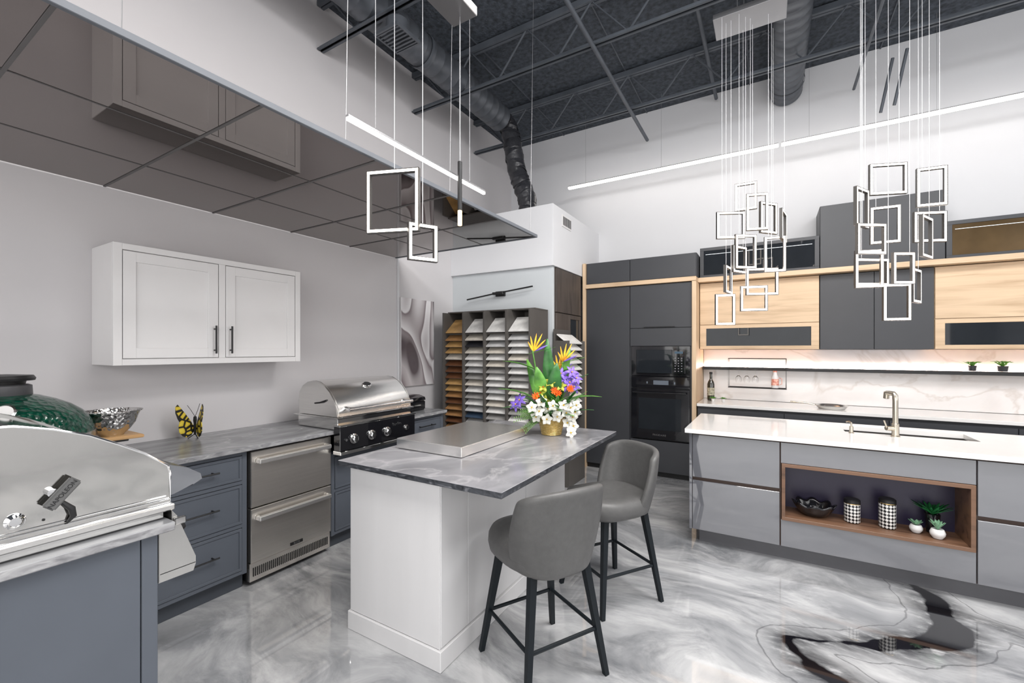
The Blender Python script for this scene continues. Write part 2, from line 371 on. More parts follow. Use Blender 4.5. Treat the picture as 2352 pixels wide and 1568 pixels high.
boxes('frame',[(dfx-q,dfx+q,dfy-q,dfy-q+.015,dfz,dfz+.03),(dfx-q,dfx+q,dfy+q-.015,dfy+q,dfz,dfz+.03),(dfx-q,dfx-q+.015,dfy-q+.015,dfy+q-.015,dfz,dfz+.03),(dfx+q-.015,dfx+q,dfy-q+.015,dfy+q-.015,dfz,dfz+.03)],DUCT,t)
boxes('louvers',[(dfx-q+.015,dfx+q-.015,dfy-q+.02+i*.034,dfy-q+.032+i*.034,dfz,dfz+.02) for i in range(7)],DUCT,t)
cyl('neck',(dfx,dfy,dfz+.03),(dfx,dfy,4.18),.09,DUCT,t)
t=thing('wall_vent','small white wall vent grille with dark slots on the soffit','vent',(-2.06,4.7,2.95))
box('frame',(-2.06,-2.052,4.6,4.86,2.93,3.07),WHITE,t)
boxes('louvers',[(-2.052,-2.048,4.62+i*.024,4.628+i*.024,2.95,3.05) for i in range(10)],BLACK,t,0)
# ------------------------------------------------------------ suspended mirrored ceiling panel
PX0,PX1,PZ=-3.49,-1.77,2.5
t=thing('suspended_ceiling_panel','suspended ceiling of glossy dark mirrored tiles in a metal grid','ceiling panel',((PX0+PX1)/2,1.3,PZ))
ys=[3.4-.6*i for i in range(8)]; xs=[PX0,PX0+.573,PX0+1.147,PX1]
box('edge_trim',(PX1-.012,PX1+.008,ys[-1],ys[0]+.012,PZ-.006,PZ+.020),EDGE,t)
box('edge_trim',(PX0,PX1-.012,ys[0]-.01,ys[0]+.012,PZ-.006,PZ+.020),EDGE,t)
boxes('grid',[(x-.0022,x+.0022,ys[-1],ys[0]-.01,PZ-.004,PZ+.015) for x in xs[1:3]]+[(PX0,PX1-.012,y-.006,y+.006,PZ-.005,PZ+.018) for y in ys[1:]],GRID,t,.0005)
for i in range(7):
    for j in range(3):
        box('mirror_tile',(xs[j]+.0027,xs[j+1]-(.012 if j==2 else .0027),ys[i+1]+.0065,ys[i]-.0065,PZ-.001,PZ+.006),TILE,t,.0006)
for y in (3.3,2.2,1.4,.55):
    tubes('suspension_wire',[([(PX1-.005,y,PZ+.020),(PX1+.015,y+.02,4.63)],.0016)],WIRE,t,5)
# ------------------------------------------------------------ white wall cabinet
t=thing('wall_cabinet','white two-door shaker wall cabinet with black bar handles','cabinet',(XL,1.51,1.41))
box('body',(XL,-3.19,.945,2.075,1.41,2.11),WHITE,t)
boxes('face_frame',[(-3.19,-3.17,.945,.985,1.41,2.11),(-3.19,-3.17,2.035,2.075,1.41,2.11),(-3.19,-3.17,1.49,1.53,1.446,2.074),(-3.19,-3.17,.9855,2.0345,1.41,1.4455),(-3.19,-3.17,.9855,2.0345,2.0745,2.11)],WHITE,t,.0008)
for y0,y1,hy in ((.989,1.486,1.462),(1.534,2.031,1.56)):
    d=shakerX('door',-3.189,y0,y1,1.450,2.070,WHITE,t,.06,.018)
    handle((-3.171,hy,1.475),(-3.171,hy,1.66),(.028,0,0),BLACK,d)
# ------------------------------------------------------------ blue base cabinets
FX=-2.82
def basecab(y0,y1,label,drawers,ztop=.868,pulls=True):
    t=thing('base_cabinet',label,'cabinet',((XL+FX)/2,(y0+y1)/2,0),group='blue-gray base cabinets')
    L=[(XL+.02,FX-.012,y0,y1,.1,ztop),(FX-.012,FX,y0,y0+.028,.1,ztop),(FX-.012,FX,y1-.028,y1,.1,ztop)]
    zs=[ztop]+[z for p in drawers for z in p[::-1]]+[.1]
    for i in range(0,len(zs),2): L.append((FX-.012,FX,y0+.028,y1-.028,zs[i+1]+.0035,zs[i]-(.0035 if i else 0)))
    boxes('body',L,BLUE,t,.0008)
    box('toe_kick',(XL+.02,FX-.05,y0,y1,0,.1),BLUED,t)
    for z0,z1 in drawers:
        a,b_=y0+.0315,y1-.0315; s=.016
        d=boxes('drawer',[(FX-.012,FX+.001,a,b_,z0,z1),(FX+.001,FX+.006,a,b_,z1-s,z1),(FX+.001,FX+.006,a,b_,z0,z0+s),(FX+.001,FX+.006,a,a+s,z0+s,z1-s),(FX+.001,FX+.006,b_-s,b_,z0+s,z1-s)],BLUE,t,.0008)
        ym=(y0+y1)/2; w=min(.11,(y1-y0)*.25); zh=z0+(z1-z0)*.55
        if pulls: handle((FX+.002,ym-w,zh),(FX+.002,ym+w,zh),(.034,0,0),BLACK,d,.005)
    return t
basecab(.92,1.485,'blue-gray three-drawer base cabinet with black bar pulls',[(.69,.84),(.42,.66),(.13,.39)])
basecab(2.095,2.86,'blue-gray two-drawer base cabinet under the built-in barbecue',[(.45,.69),(.13,.42)],.715,False)
basecab(2.865,3.39,'blue-gray base cabinet with a top drawer beside the barbecue',[(.70,.84),(.13,.67)])
t=thing('peninsula_cabinet','blue-gray peninsula cabinet with plain end panel','cabinet',(-2.6,.3,0))
boxes('body',[(XL+.02,-1.84,-.25,.652,.1,.868),(XL+.02,FX,.652,.915,.1,.868)],BLUE,t)
box('end_panel',(-1.84,-1.815,-.25,.612,0,.868),BLUE,t)
box('corner_post',(-1.84,-1.815,.615,.66,0,.868),BLUE,t)
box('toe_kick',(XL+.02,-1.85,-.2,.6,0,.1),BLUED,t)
CT0,CT1=.87,.90
wt=boxes('stone_worktop',[(XL,-1.785,-.3,.70,CT0,CT1),(XL,-2.775,.70,3.40,CT0,CT1)],STONE,None,.003,side=SEDGE2)
tag(wt,'L-shaped gray veined stone worktop over the blue cabinets','worktop')
t=thing('drawer_refrigerator','stainless two-drawer outdoor undercounter refrigerator','refrigerator',(-3.1,1.79,0))
box('body',(XL+.05,-2.84,1.495,2.085,.03,.866),BLACK,t)
for z0,z1 in ((.50,.855),(.15,.492)):
    d=box('drawer',(-2.84,-2.80,1.50,2.08,z0,z1),STEEL,t,.004)
    boxes('handle',[(-2.775,-2.75,1.53,2.05,z1-.075,z1-.045),(-2.80,-2.775,1.53,1.55,z1-.075,z1-.045),(-2.80,-2.775,2.03,2.05,z1-.075,z1-.045)],brushed('handle_steel',(.95,.94,.92),.3,'y'),d,.005,2)
boxes('vent_grille',[(-2.84,-2.815,1.50,2.08,.03,.145)],STEEL,t)
boxes('vent_slots',[(-2.815,-2.812,1.52+i*.013,1.526+i*.013,.06,.115) for i in range(42)],BLACK,t,0)
box('badge',(-2.80,-2.797,1.76,1.85,.165,.185),BLACK,t,0)
text('lettering','BLAZE',.016,(-2.7965,1.805,.175),(math.pi/2,0,math.pi/2),CHROME,t,.0003)
# ------------------------------------------------------------ far built-in grill
t=thing('built_in_grill','stainless built-in gas barbecue with closed hood and black control panel','barbecue',(-2.95,2.46,.9))
G0,G1=2.09,2.85
box('firebox',(-3.22,-2.74,G0,G1,.903,.985),MIRST,t,.004)
box('drip_rim',(-3.25,-2.72,G0-.02,G1+.02,.985,.998),MIRST,t,.003)
hp=[(-3.20,1.0),(-3.215,1.10),(-3.20,1.17),(-3.16,1.22),(-3.10,1.25),(-3.03,1.262),(-2.96,1.255),(-2.89,1.225),(-2.83,1.18),(-2.78,1.12),(-2.75,1.06),(-2.74,1.0)]
prism('hood',hp,'y',G0+.01,G1-.01,brushed('hood_steel',(.88,.87,.85),.2,'y'),t,.006,40)
for y in (G0+.004,G1-.004):
    prism('hood_end_trim',[(x,z) for x,z in hp],'y',y-.006,y+.006,STEELX,t,.002)
tubes('handle',[([(-2.675,G0+.05,1.055),(-2.675,G1-.05,1.055)],.014),([(-2.75,G0+.08,1.06),(-2.675,G0+.08,1.055)],.012),([(-2.75,G1-.08,1.06),(-2.675,G1-.08,1.055)],.012)],CHROME,t,12)
box('control_panel',(-2.772,-2.70,G0-.01,G1+.01,.75,.93),BLACKG,t,.004)
box('panel_frame',(-2.772,-2.695,G0-.015,G1+.015,.93,.945),MIRST,t)
box('panel_lip',(-2.772,-2.685,G0-.015,G1+.015,.725,.75),MIRST,t)
for y in (2.2,2.37,2.53):
    k=lathe('control_knob',[(0,0),(.038,0),(.038,.008),(.028,.012),(.026,.03),(.02,.036),(0,.036)],CHROME,t,(-2.70,y,.83),zq((1,0,0)),28)
    box('knob_grip',(-2.672,-2.655,y-.005,y+.005,.805,.855),BLACK,k)
k=lathe('control_knob',[(0,0),(.024,0),(.024,.008),(.018,.02),(0,.02)],CHROME,t,(-2.70,2.75,.83),zq((1,0,0)),28)
lathe('igniter_button',[(0,0),(.01,0),(.01,.01),(0,.01)],CHROME,t,(-2.70,2.13,.83),zq((1,0,0)),16)
text('lettering','Bonfire',.035,(-2.6985,2.645,.875),(math.pi/2,0,math.pi/2),CHROME,t,.0005)
n=Vector((.53,0,.85))
lathe('thermometer',[(0,0),(.045,0),(.045,.008),(.038,.012),(0,.012)],CHROME,t,(-2.87,2.47,1.21),zq(n),28,scale=(.7,1))
lathe('thermometer_face',[(0,0),(.034,0),(.034,.003),(0,.003)],BLACK,t,Vector((-2.87,2.47,1.21))+n.normalized()*.011,zq(n),28,scale=(.7,1))
tubes('side_bracket',[([(-3.0,G0-.005,1.09),(-2.92,G0-.02,1.10),(-2.86,G0-.005,1.12)],.006)],BLACK,t)
# ------------------------------------------------------------ near grill
t=thing('built_in_grill','polished stainless gas barbecue with curved hood on the peninsula','barbecue',(-2.2,.4,.9))
A0,A1=-2.56,-1.835
hp=[(.06,.955),(.045,1.06),(.06,1.14),(.10,1.21),(.17,1.265),(.25,1.287),(.33,1.284),(.41,1.262),(.49,1.231),(.56,1.19),(.63,1.145),(.695,1.09),(.703,1.06),(.703,.955)]
HOODE=P('hood_end_steel',(.60,.59,.565),.06,metal=1,var=.03,scale=2,bump=.22,bscale=2.6)
NOSE=P('hood_nose_steel',(.34,.35,.37),.08,metal=1,var=.03)  # dark base colour stands in for the dark reflection on the nose
PANE=P('panel_brushed_steel',(.42,.415,.405),.25,metal=.95,var=.03)
prism('hood_end_panel',hp,'x',A1-.03,A1,HOODE,t,.003,40)
prism('hood_end_panel',hp,'x',A0,A0+.03,HOODE,t,.003,40)
tubes('hood_edge_trim',[([(A1-.002,y,z) for y,z in hp],.0045,True)],CHROME,t,8)
hb=[(y*.975+.010,z-.010 if z>.97 else z) for y,z in hp]
prism('hood',hb,'x',A0+.03,A1-.03,MIRST,t,0,40)
prism('hood_nose',[(.712,1.082),(.78,1.055),(.825,1.022),(.83,1.0),(.80,.985),(.745,.975),(.712,.955)],'x',A0+.05,A1-.055,NOSE,t,.004,30)
tubes('end_panel_bead',[([(A1+.001,y,z) for y,z in ((.055,.975),(.3,.972),(.70,.972))],.003),([(A1+.001,y,z) for y,z in ((.08,.985),(.3,.983),(.69,.983))],.002)],CHROME,t,8)
box('firebox',(A0+.02,A1-.01,.08,.69,.903,.929),MIRST,t,.004)
box('rim',(A0-.005,A1+.012,.04,.715,.93,.952),STEELX,t,.004)
prism('control_panel',[(.706,.929),(.722,.905),(.782,.735),(.782,.708),(.774,.684),(.668,.684),(.668,.862),(.706,.862)],'x',A0+.02,A1+.005,PANE,t,.0015,20)
boxes('control_panel_seam',[(A1+.0052,A1+.0058,.672,.780,.712,.7145)],BLACK,t,.0)
for x in (-1.95,-2.12,-2.29,-2.46):
    lathe('control_knob',[(0,0),(.03,0),(.028,.02),(.02,.035),(0,.035)],BLACK,t,(x,.755,.82),zq((0,.94,.33)),24)
box('side_tab',(A1+.006,A1+.02,.71,.745,.875,.90),MIRST,t,.003)
GREY=P('dark_gray_plastic',(.10,.10,.10),.45)
hb_=box('side_handle',(A1+.022,A1+.036,.375,.470,1.056,1.089),GREY,t,.004,seg=2)
hb_.rotation_euler=(math.radians(50),0,0)
FR[hb_.name]=Matrix.Translation(hb_.location)@hb_.rotation_euler.to_matrix().to_4x4()
text('lettering','NAPOLEON',.0165,Vector(hb_.location)+Vector((.0076,0,0)),(Matrix.Rotation(math.radians(50),3,'X')@Matrix.Rotation(math.pi/2,3,'Z')@Matrix.Rotation(math.pi/2,3,'X')).to_quaternion(),BLACK,hb_,.0003)
tubes('bracket',[([(A1+.012,.425,1.045),(A1+.02,.445,1.02),(A1+.015,.45,.995),(A1+.008,.437,.975)],[.006,.009,.008,.003])],BLACK,t)
lathe('pivot',[(0,0),(.012,0),(.012,.022),(0,.024)],CHROME,t,(A1,.405,1.078),zq((1,0,0)),20)
lathe('round_boss',[(0,0),(.022,0),(.022,.004),(.014,.008),(.012,.012),(0,.012)],CHROME,t,(A1,.333,1.015),zq((1,0,0)),28)
lathe('screw',[(0,0),(.004,0),(.003,.004),(0,.004)],BLACK,t,(A1,.39,1.0),zq((1,0,0)),12)
# ------------------------------------------------------------ green ceramic cooker
gm,nt,b=base('green_dimpled_ceramic'); v=coords(nt); vo=nd(nt,'ShaderNodeTexVoronoi'); vo.inputs['Scale'].default_value=46; nt.links.new(v,vo.inputs['Vector'])
rr=ramp(nt,vo.outputs['Distance'],[(0,(.0,.075,.043)),(.6,(0,.034,.02))]); nt.links.new(rr.outputs[0],b.inputs['Base Color'])
bp=nd(nt,'ShaderNodeBump'); bp.inputs['Strength'].default_value=.8; bp.inputs['Distance'].default_value=.01; nt.links.new(vo.outputs['Distance'],bp.inputs['Height']); nt.links.new(bp.outputs[0],b.inputs['Normal'])
b.inputs['Roughness'].default_value=.18; b.inputs['Coat Weight'].default_value=.5
EX,EY=-2.93,.49
t=thing('ceramic_cooker','green dimpled ceramic egg-shaped charcoal cooker with black chimney cap','barbecue',(EX,EY,.9))
lathe('base_bowl',[(0,.905),(.17,.905),(.2,.92),(.26,.98),(.295,1.05),(.30,1.09),(0,1.09)],gm,t,(EX,EY,0),seg=48)
lathe('steel_band',[(.295,1.075),(.306,1.075),(.306,1.115),(.295,1.115)],STEELX,t,(EX,EY,0),seg=48)
lathe('dome_lid',[(.0,1.10),(.30,1.10),(.302,1.13),(.29,1.17),(.262,1.21),(.22,1.245),(.17,1.272),(.12,1.292),(.09,1.30),(0,1.30)],gm,t,(EX,EY,0),seg=48)
lathe('chimney_neck',[(0,1.29),(.092,1.29),(.098,1.30),(.096,1.34),(.085,1.345),(0,1.345)],P('cast_gray',(.06,.06,.065),.35),t,(EX,EY,0),seg=40)
lathe('chimney_cap',[(0,1.345),(.075,1.345),(.078,1.36),(.105,1.362),(.108,1.372),(.10,1.385),(.03,1.39),(0,1.39)],BLACK,t,(EX,EY,0),seg=40)
rv=Vector((math.cos(TH),math.sin(TH),0)); fv=Vector((-math.sin(TH),math.cos(TH),0))
nn=(rv*.45-fv*.75+Vector((0,0,.6))).normalized(); tp=Vector((EX,EY,1.235))+rv*.185-fv*.14
lathe('thermometer',[(0,0),(.036,0),(.036,.012),(.03,.016),(0,.016)],CHROME,t,tp,zq(nn),28)
lathe('thermometer_face',[(0,0),(.029,0),(.029,.002),(0,.002)],WHITE,t,tp+nn*.016,zq(nn),28)
SHELFW=wood('cooker_shelf_wood',(.50,.30,.13),(.38,.21,.08),.4,'y')
prism('side_shelf',[(EX-.2,EY+.26),(EX+.02,EY+.31),(EX+.04,EY+.50),(EX-.2,EY+.50)],'z',1.03,1.048,SHELFW,t,.003)
boxes('shelf_bracket',[(EX-.15,EX-.135,EY+.2,EY+.45,1.015,1.03),(EX-.02,EX-.005,EY+.2,EY+.45,1.015,1.03)],BLACK,t)
hm,nt,b=base('hammered_steel'); v=coords(nt); vo=nd(nt,'ShaderNodeTexVoronoi'); vo.inputs['Scale'].default_value=60; nt.links.new(v,vo.inputs['Vector'])
bp=nd(nt,'ShaderNodeBump'); bp.inputs['Strength'].default_value=.6; bp.inputs['Distance'].default_value=.006; nt.links.new(vo.outputs['Distance'],bp.inputs['Height']); nt.links.new(bp.outputs[0],b.inputs['Normal'])
b.inputs['Metallic'].default_value=1; b.inputs['Roughness'].default_value=.12; b.inputs['Base Color'].default_value=(.62,.61,.60,1)
BX,BY=-2.99,.885
tag(lathe('mixing_bowl',[(0,0),(.05,0),(.052,.006),(.075,.03),(.098,.065),(.112,.11),(.12,.125),(.128,.127),(.128,.131),(.117,.131),(.108,.11),(.094,.068),(.072,.034),(.045,.012),(0,.01)],hm,None,(BX,BY,1.0485),seg=40),'hammered stainless mixing bowl on the cooker side shelf','bowl')
# ------------------------------------------------------------ butterfly ornament
bf,nt,b=base('butterfly_wing'); v=coords(nt); vo=nd(nt,'ShaderNodeTexVoronoi',feature='DISTANCE_TO_EDGE'); vo.inputs['Scale'].default_value=22; nt.links.new(v,vo.inputs['Vector'])
rr=ramp(nt,vo.outputs['Distance'],[(.0,(.01,.01,.008)),(.10,(.01,.01,.008)),(.14,(.62,.45,.03)),(.4,(.75,.62,.08))]); nt.links.new(rr.outputs[0],b.inputs['Base Color']); b.inputs['Roughness'].default_value=.3
t=thing('butterfly_ornament','yellow and black metal butterfly ornament standing on the worktop','ornament',(-3.36,1.43,.9),math.radians(44),True)
wing=[(0,.07),(.025,.12),(.055,.17),(.085,.215),(.10,.235),(.112,.22),(.112,.18),(.10,.14),(.088,.115),(.094,.09),(.09,.05),(.07,.02),(.045,.008),(.02,.02),(.004,.045)]
for s in (-1,1):
    w=prism('wing',[(s*a,z) for a,z in wing],'y',-.002,.002,bf,t)
    w.rotation_euler=(0,0,s*math.radians(-48)); w.location=(s*.050,-.045,.115)
lathe('body',[(0,.0),(.006,.004),(.01,.04),(.008,.08),(.011,.1),(.009,.125),(0,.13)],BLACK,t,(0,0,.02),seg=14)
tubes('antenna',[([(0,0,.145),(-.02,-.01,.19),(-.04,-.015,.225)],.0015),([(0,0,.145),(.02,-.01,.19),(.035,-.015,.235)],.0015)],BLACK,t,5)
tubes('foot',[([(0,0,.03),(-.03,-.03,.002)],.003),([(0,0,.03),(.03,-.03,.002)],.003),([(0,0,.03),(0,.03,.002)],.003)],BLACK,t,6)
# ------------------------------------------------------------ wall items beyond the grill
art,nt,b=base('abstract_print'); v=coords(nt,(1,1.3,.5))
def fold(scale,mult,dist,off):
    mpx=nd(nt,'ShaderNodeMapping'); mpx.inputs['Location'].default_value=(off,off,off); nt.links.new(v,mpx.inputs[0])
    wn=nd(nt,'ShaderNodeTexNoise'); wn.inputs['Scale'].default_value=scale; wn.inputs['Detail'].default_value=.4; wn.inputs['Distortion'].default_value=dist; nt.links.new(mpx.outputs[0],wn.inputs['Vector'])
    mu=nd(nt,'ShaderNodeMath',operation='MULTIPLY'); mu.inputs[1].default_value=mult; nt.links.new(wn.outputs['Fac'],mu.inputs[0])
    fr_=nd(nt,'ShaderNodeMath',operation='FRACT'); nt.links.new(mu.outputs[0],fr_.inputs[0]); return fr_.outputs[0]
out=ramp(nt,fold(2.0,7.0,.5,0),[(0,(.22,.18,.19)),(.2,(.44,.40,.41)),(.6,(.64,.61,.62)),(.93,(.80,.78,.79)),(1,(.32,.28,.29))]).outputs[0]
w3=nd(nt,'ShaderNodeTexNoise'); w3.inputs['Scale'].default_value=2.4; w3.inputs['Detail'].default_value=.3; w3.inputs['Distortion'].default_value=.4; nt.links.new(v,w3.inputs['Vector'])
out=mixc(nt,ramp(nt,w3.outputs['Fac'],[(.60,(0,0,0)),(.66,(1,1,1))]).outputs[0],out,(.07,.05,.058),.92)
nt.links.new(out,b.inputs['Base Color']); b.inputs['Roughness'].default_value=.3
t=thing('wall_art','tall abstract print of flowing gray and plum ribbons','picture',(XL,3.73,1.09))
box('canvas',(XL,XL+.03,3.46,4.0,1.09,2.08),WHITE,t)
box('print',(XL+.03,XL+.032,3.462,3.998,1.092,2.078),art,t,0)
t=thing('wall_outlet','white wall outlet plate above the worktop','outlet',(XL,3.38,1.08))
box('plate',(XL,XL+.006,3.33,3.41,1.03,1.15),WHITE,t)
boxes('sockets',[(XL+.006,XL+.008,3.355,3.385,1.05,1.08),(XL+.006,XL+.008,3.355,3.385,1.1,1.13)],BLACK,t,.0005)
t=thing('ice_bucket_box','black glossy countertop appliance with rounded lid','appliance',(-3.1,3.13,.9))
box('body',(-3.25,-2.95,2.98,3.28,.903,1.0),BLACKG,t,.012,seg=3)
prism('lid',[(-3.25,1.002),(-3.24,1.03),(-3.17,1.05),(-3.03,1.05),(-2.96,1.03),(-2.95,1.002)],'y',2.98,3.28,BLACKG,t,.004)
box('handle_strip',(-2.949,-2.94,3.06,3.2,.95,.965),CHROME,t)
t=thing('paper_towel_holder','white paper towel roll on an upright holder','paper towel',(-3.38,3.25,.9))
lathe('base',[(0,0),(.07,0),(.07,.01),(0,.012)],CHROME,t,(-3.4,3.25,.902))
lathe('roll',[(.02,0),(.055,0),(.055,.24),(.02,.24)],WHITE,t,(-3.4,3.25,.915))
cyl('rod',(-3.4,3.25,.91),(-3.4,3.25,1.19),.006,CHROME,t)
t=thing('wall_sconce','thin black horizontal bar wall lamp','lamp',(-2.75,4.36,2.17))
box('mount',(-2.83,-2.70,4.375,4.40,2.14,2.20),BLACK,t)
tubes('arm',[([(-3.22,4.33,2.12),(-2.85,4.33,2.165),(-2.30,4.33,2.22)],.009),([(-2.765,4.38,2.17),(-2.765,4.33,2.17)],.01)],BLACK,t)
box('lamp_head',(-2.84,-2.69,4.315,4.345,2.155,2.185),BLACK,t,.004)
# ------------------------------------------------------------ sample racks
RACK=P('rack_laminate',(.085,.078,.072),.45,var=.06)
RX0,RX1,RY0,RY1,RZ=-3.28,-2.11,3.93,4.34,1.93
t=thing('sample_display_rack','tall gray-brown display rack with four columns of slanted shelves','display rack',(-2.69,4.15,0))
cols=[RX0+i*(RX1-RX0-.025)/4 for i in range(5)]
boxes('body',[(x,x+.022,RY0,RY1,0,RZ-.0) for x in cols]+[(RX0,RX1,RY1-.015,RY1,0,RZ),(RX0,RX1,RY0,RY1,0,.08),(RX0,RX1,RY0+.10,RY1,RZ,RZ+.014)],RACK,t,.001)
rows=[1.68-.0725*i for i in range(16)]
prism_pts=lambda z:[(RY0+.035,z-.008),(RY0+.185,z+.092),(RY0+.185,z+.097),(RY0+.035,z-.003)]
bm=bmesh.new()
for c in range(4):
    for z in rows:
        a,b_=cols[c]+.0225,cols[c+1]-.0005
        vs=[[bm.verts.new((x,y,zz)) for y,zz in prism_pts(z)] for x in (a,b_)]
        bm.faces.new(vs[0]);bm.faces.new(vs[1][::-1])
        for i in range(4): bm.faces.new((vs[0][i],vs[0][(i+1)%4],vs[1][(i+1)%4],vs[1][i]))
fin('slanted_shelves',bm,RACK,t,(0,0,0),None,False)
pal=dict(oak=(.42,.22,.09),honey=(.55,.33,.13),brown=(.16,.07,.035),walnut=(.09,.05,.03),white=(.82,.81,.79),cream=(.70,.65,.57),gray=(.36,.35,.34),lgray=(.58,.58,.58),navy=(.05,.08,.13),black=(.03,.03,.035),blue=(.16,.20,.25))
seq=[['honey','oak','honey','honey','cream','brown','brown','brown','honey','honey','oak','brown','oak','oak','brown','oak'],
     ['white','cream','black','cream','white','white','lgray','gray','cream','white','gray','white','lgray','navy','lgray','white'],
     ['white','white','lgray','cream','white','cream','gray','white','white','lgray','white','cream','white','gray','white','white'],
     ['white','lgray','white','white','cream','lgray','white','gray','white','cream','white','cream','gray','white','white','lgray']]
chipme={}
def chip(kind,w,loc,rot,label,grp,d=.16):
    key=(kind,round(w,3),d)
    if key not in chipme:
        m=P('sample_'+kind,pal[kind],.3,var=.12,scale=14)
        o=box('finish_sample',(-w/2,w/2,-d/2,d/2,-.006,.006),m,None,.0015); chipme[key]=o.data; o.location=loc; o.rotation_euler=rot
    else:
        o=D.objects.new('finish_sample',chipme[key]); COL.objects.link(o); o.location=loc; o.rotation_euler=rot
    nm={'oak':'brown oak','honey':'honey oak','brown':'reddish brown','walnut':'walnut','white':'white stone','cream':'cream stone','gray':'gray stone','lgray':'pale gray stone','navy':'navy','black':'black','blue':'blue-gray'}[kind]
    tag(o,nm+' finish sample slab '+label,'sample slab',grp)
tilt=math.atan2(.100,.15); cw=cols[1]-cols[0]-.026
for c in range(4):
    for r_,z in enumerate(rows):
        k=seq[c][r_]; d=.15
        loc=Vector(((cols[c]+cols[c+1]+.022)/2,RY0+.085,z+.041)); tl=tilt
        if r_==0: d=.25; tl=math.radians(40); loc+=Vector((0,.040,.055))
        chip(k,cw,loc,(tl,0,0),'on a slanted rack shelf','finish samples in the display rack',d)
t=thing('sample_display_rack','narrow dark side rack holding white slab samples','display rack',(-2.0,4.6,0))
boxes('body',[(-2.055,-2.04,4.36,4.80,.3,1.73),(-2.055,-1.86,4.35,4.362,.3,1.60),(-2.055,-1.86,4.80,4.812,.3,1.60),(-2.055,-1.86,4.35,4.812,0,.3)],RACK,t,.001)
zz=[1.62-.075*i for i in range(12)]
boxes('shelf_pegs',[(-2.04,-1.9,4.362,4.37,z-.075,z-.065) for z in zz]+[(-2.04,-1.9,4.792,4.80,z-.075,z-.065) for z in zz],BLACK,t,0)
for i,z in enumerate(zz):
    chip(['white','white','cream','white','white','lgray'][i%6],.42,(-1.952,4.581,z),(math.radians(38),0,math.pi/2),'on the side rack','finish samples in the side rack',.17)
t=thing('tall_wood_cabinet','tall dark woodgrain cabinet with a smoked glass door','cabinet',(-2.3,4.85,0))
box('body',(-2.545,-2.09,4.46,5.21,.05,2.435),DWOOD,t)
box('upper_door',(-2.09,-2.065,4.47,5.205,1.93,2.43),DWOOD,t)
d=boxes('glass_door',[(-2.09,-2.065,4.83,4.87,.08,1.92),(-2.09,-2.065,5.165,5.205,.08,1.92),(-2.09,-2.065,4.87,5.165,1.87,1.92),(-2.09,-2.065,4.87,5.165,.08,.13)],DWOOD,t)
box('glass_pane',(-2.085,-2.075,4.87,5.165,.13,1.87),DARKG,d,0)
handle((-2.065,4.86,1.1),(-2.065,4.86,1.5),(.03,0,0),CHROME,d,.006)
box('lower_door',(-2.09,-2.065,4.47,4.825,.08,1.92),DWOOD,t)
# ------------------------------------------------------------ tall oven cabinet
TY=5.25
t=thing('tall_oven_cabinet','tall matt anthracite cabinet housing built-in ovens, framed in oak','cabinet',(-1.37,5.56,0))
box('side_panel',(-2.05,-2.011,TY-.03,YB-.002,0,2.60),OAKV,t)
box('side_panel',(-.745,-.70,TY-.03,YB-.002,0,2.275),OAKV,t)
boxes('body',[(-2.01,-1.452,TY+.02,YB-.002,.06,2.275),(-1.452,-.745,TY+.3,YB-.002,.06,2.275),(-1.452,-.745,TY+.02,TY+.3,.06,.43),(-1.452,-.745,TY+.02,TY+.3,1.545,2.275),(-2.01,-.70,TY+.02,YB-.002,2.33,2.60),(-1.452,-1.42,TY+.02,TY+.3,.43,1.545),(-.775,-.745,TY+.02,TY+.3,.43,1.545)],DARK,t,.001)
box('toe_kick',(-2.01,-.745,TY+.04,TY+.3,0,.058),BLACK,t,0)
box('tall_door',(-2.005,-1.455,TY,TY+.019,.065,2.27),DARK,t)
d=box('flap_door',(-1.447,-.75,TY,TY+.019,1.76,2.27),DARK,t)
box('handle',(-1.28,-.93,TY-.018,TY,1.765,1.773),BLACK,d,.001)
box('filler_panel',(-1.447,-.75,TY,TY+.019,1.545,1.755),DARK,t)
box('drawer_front',(-1.447,-.75,TY,TY+.019,.065,.43),DARK,t)
box('top_door',(-2.005,-1.455,TY,TY+.019,2.335,2.598),DARK,t)
box('top_door',(-1.447,-.705,TY,TY+.019,2.335,2.598),DARK,t)
t=thing('microwave_oven','black glass built-in microwave oven','microwave',(-1.1,5.4,1.2))
box('body',(-1.415,-.78,TY+.02,TY+.29,1.195,1.54),BLACK,t)
box('trim_frame',(-1.43,-.765,TY-.005,TY+.019,1.19,1.542),BLACKG,t)
box('door',(-1.37,-.96,TY-.02,TY-.006,1.225,1.50),DARKG,t,.003)
box('control_panel',(-.95,-.82,TY-.02,TY-.006,1.225,1.50),BLACKG,t,.003)
boxes('buttons',[(-.93+.035*i,-.918+.035*i,TY-.0215,TY-.02,1.25+.03*j,1.257+.03*j) for i in range(3) for j in range(6)],P('button_gray',(.3,.3,.32),.4),t,0)
box('display',(-.93,-.84,TY-.0215,TY-.02,1.455,1.48),P('display_dim',(.04,.08,.12),.3),t,0)
t=thing('wall_oven','black built-in wall oven with glass door and bar handle','oven',(-1.1,5.4,.44))
box('body',(-1.415,-.78,TY+.02,TY+.29,.435,1.185),BLACK,t)
box('control_panel',(-1.43,-.765,TY-.012,TY+.019,1.05,1.186),BLACKG,t,.003)
boxes('control_display',[(-1.17,-1.0,TY-.014,TY-.012,1.09,1.14)]+[(-1.25,-1.235,TY-.014,TY-.012,1.10,1.125),(-.94,-.925,TY-.014,TY-.012,1.10,1.125)],P('display_gray',(.12,.14,.17),.3),t,0)
d=box('door',(-1.43,-.765,TY-.02,TY+.019,.45,1.042),BLACKG,t,.004)
box('window',(-1.34,-.86,TY-.022,TY-.02,.56,.93),DARKG,d,0)
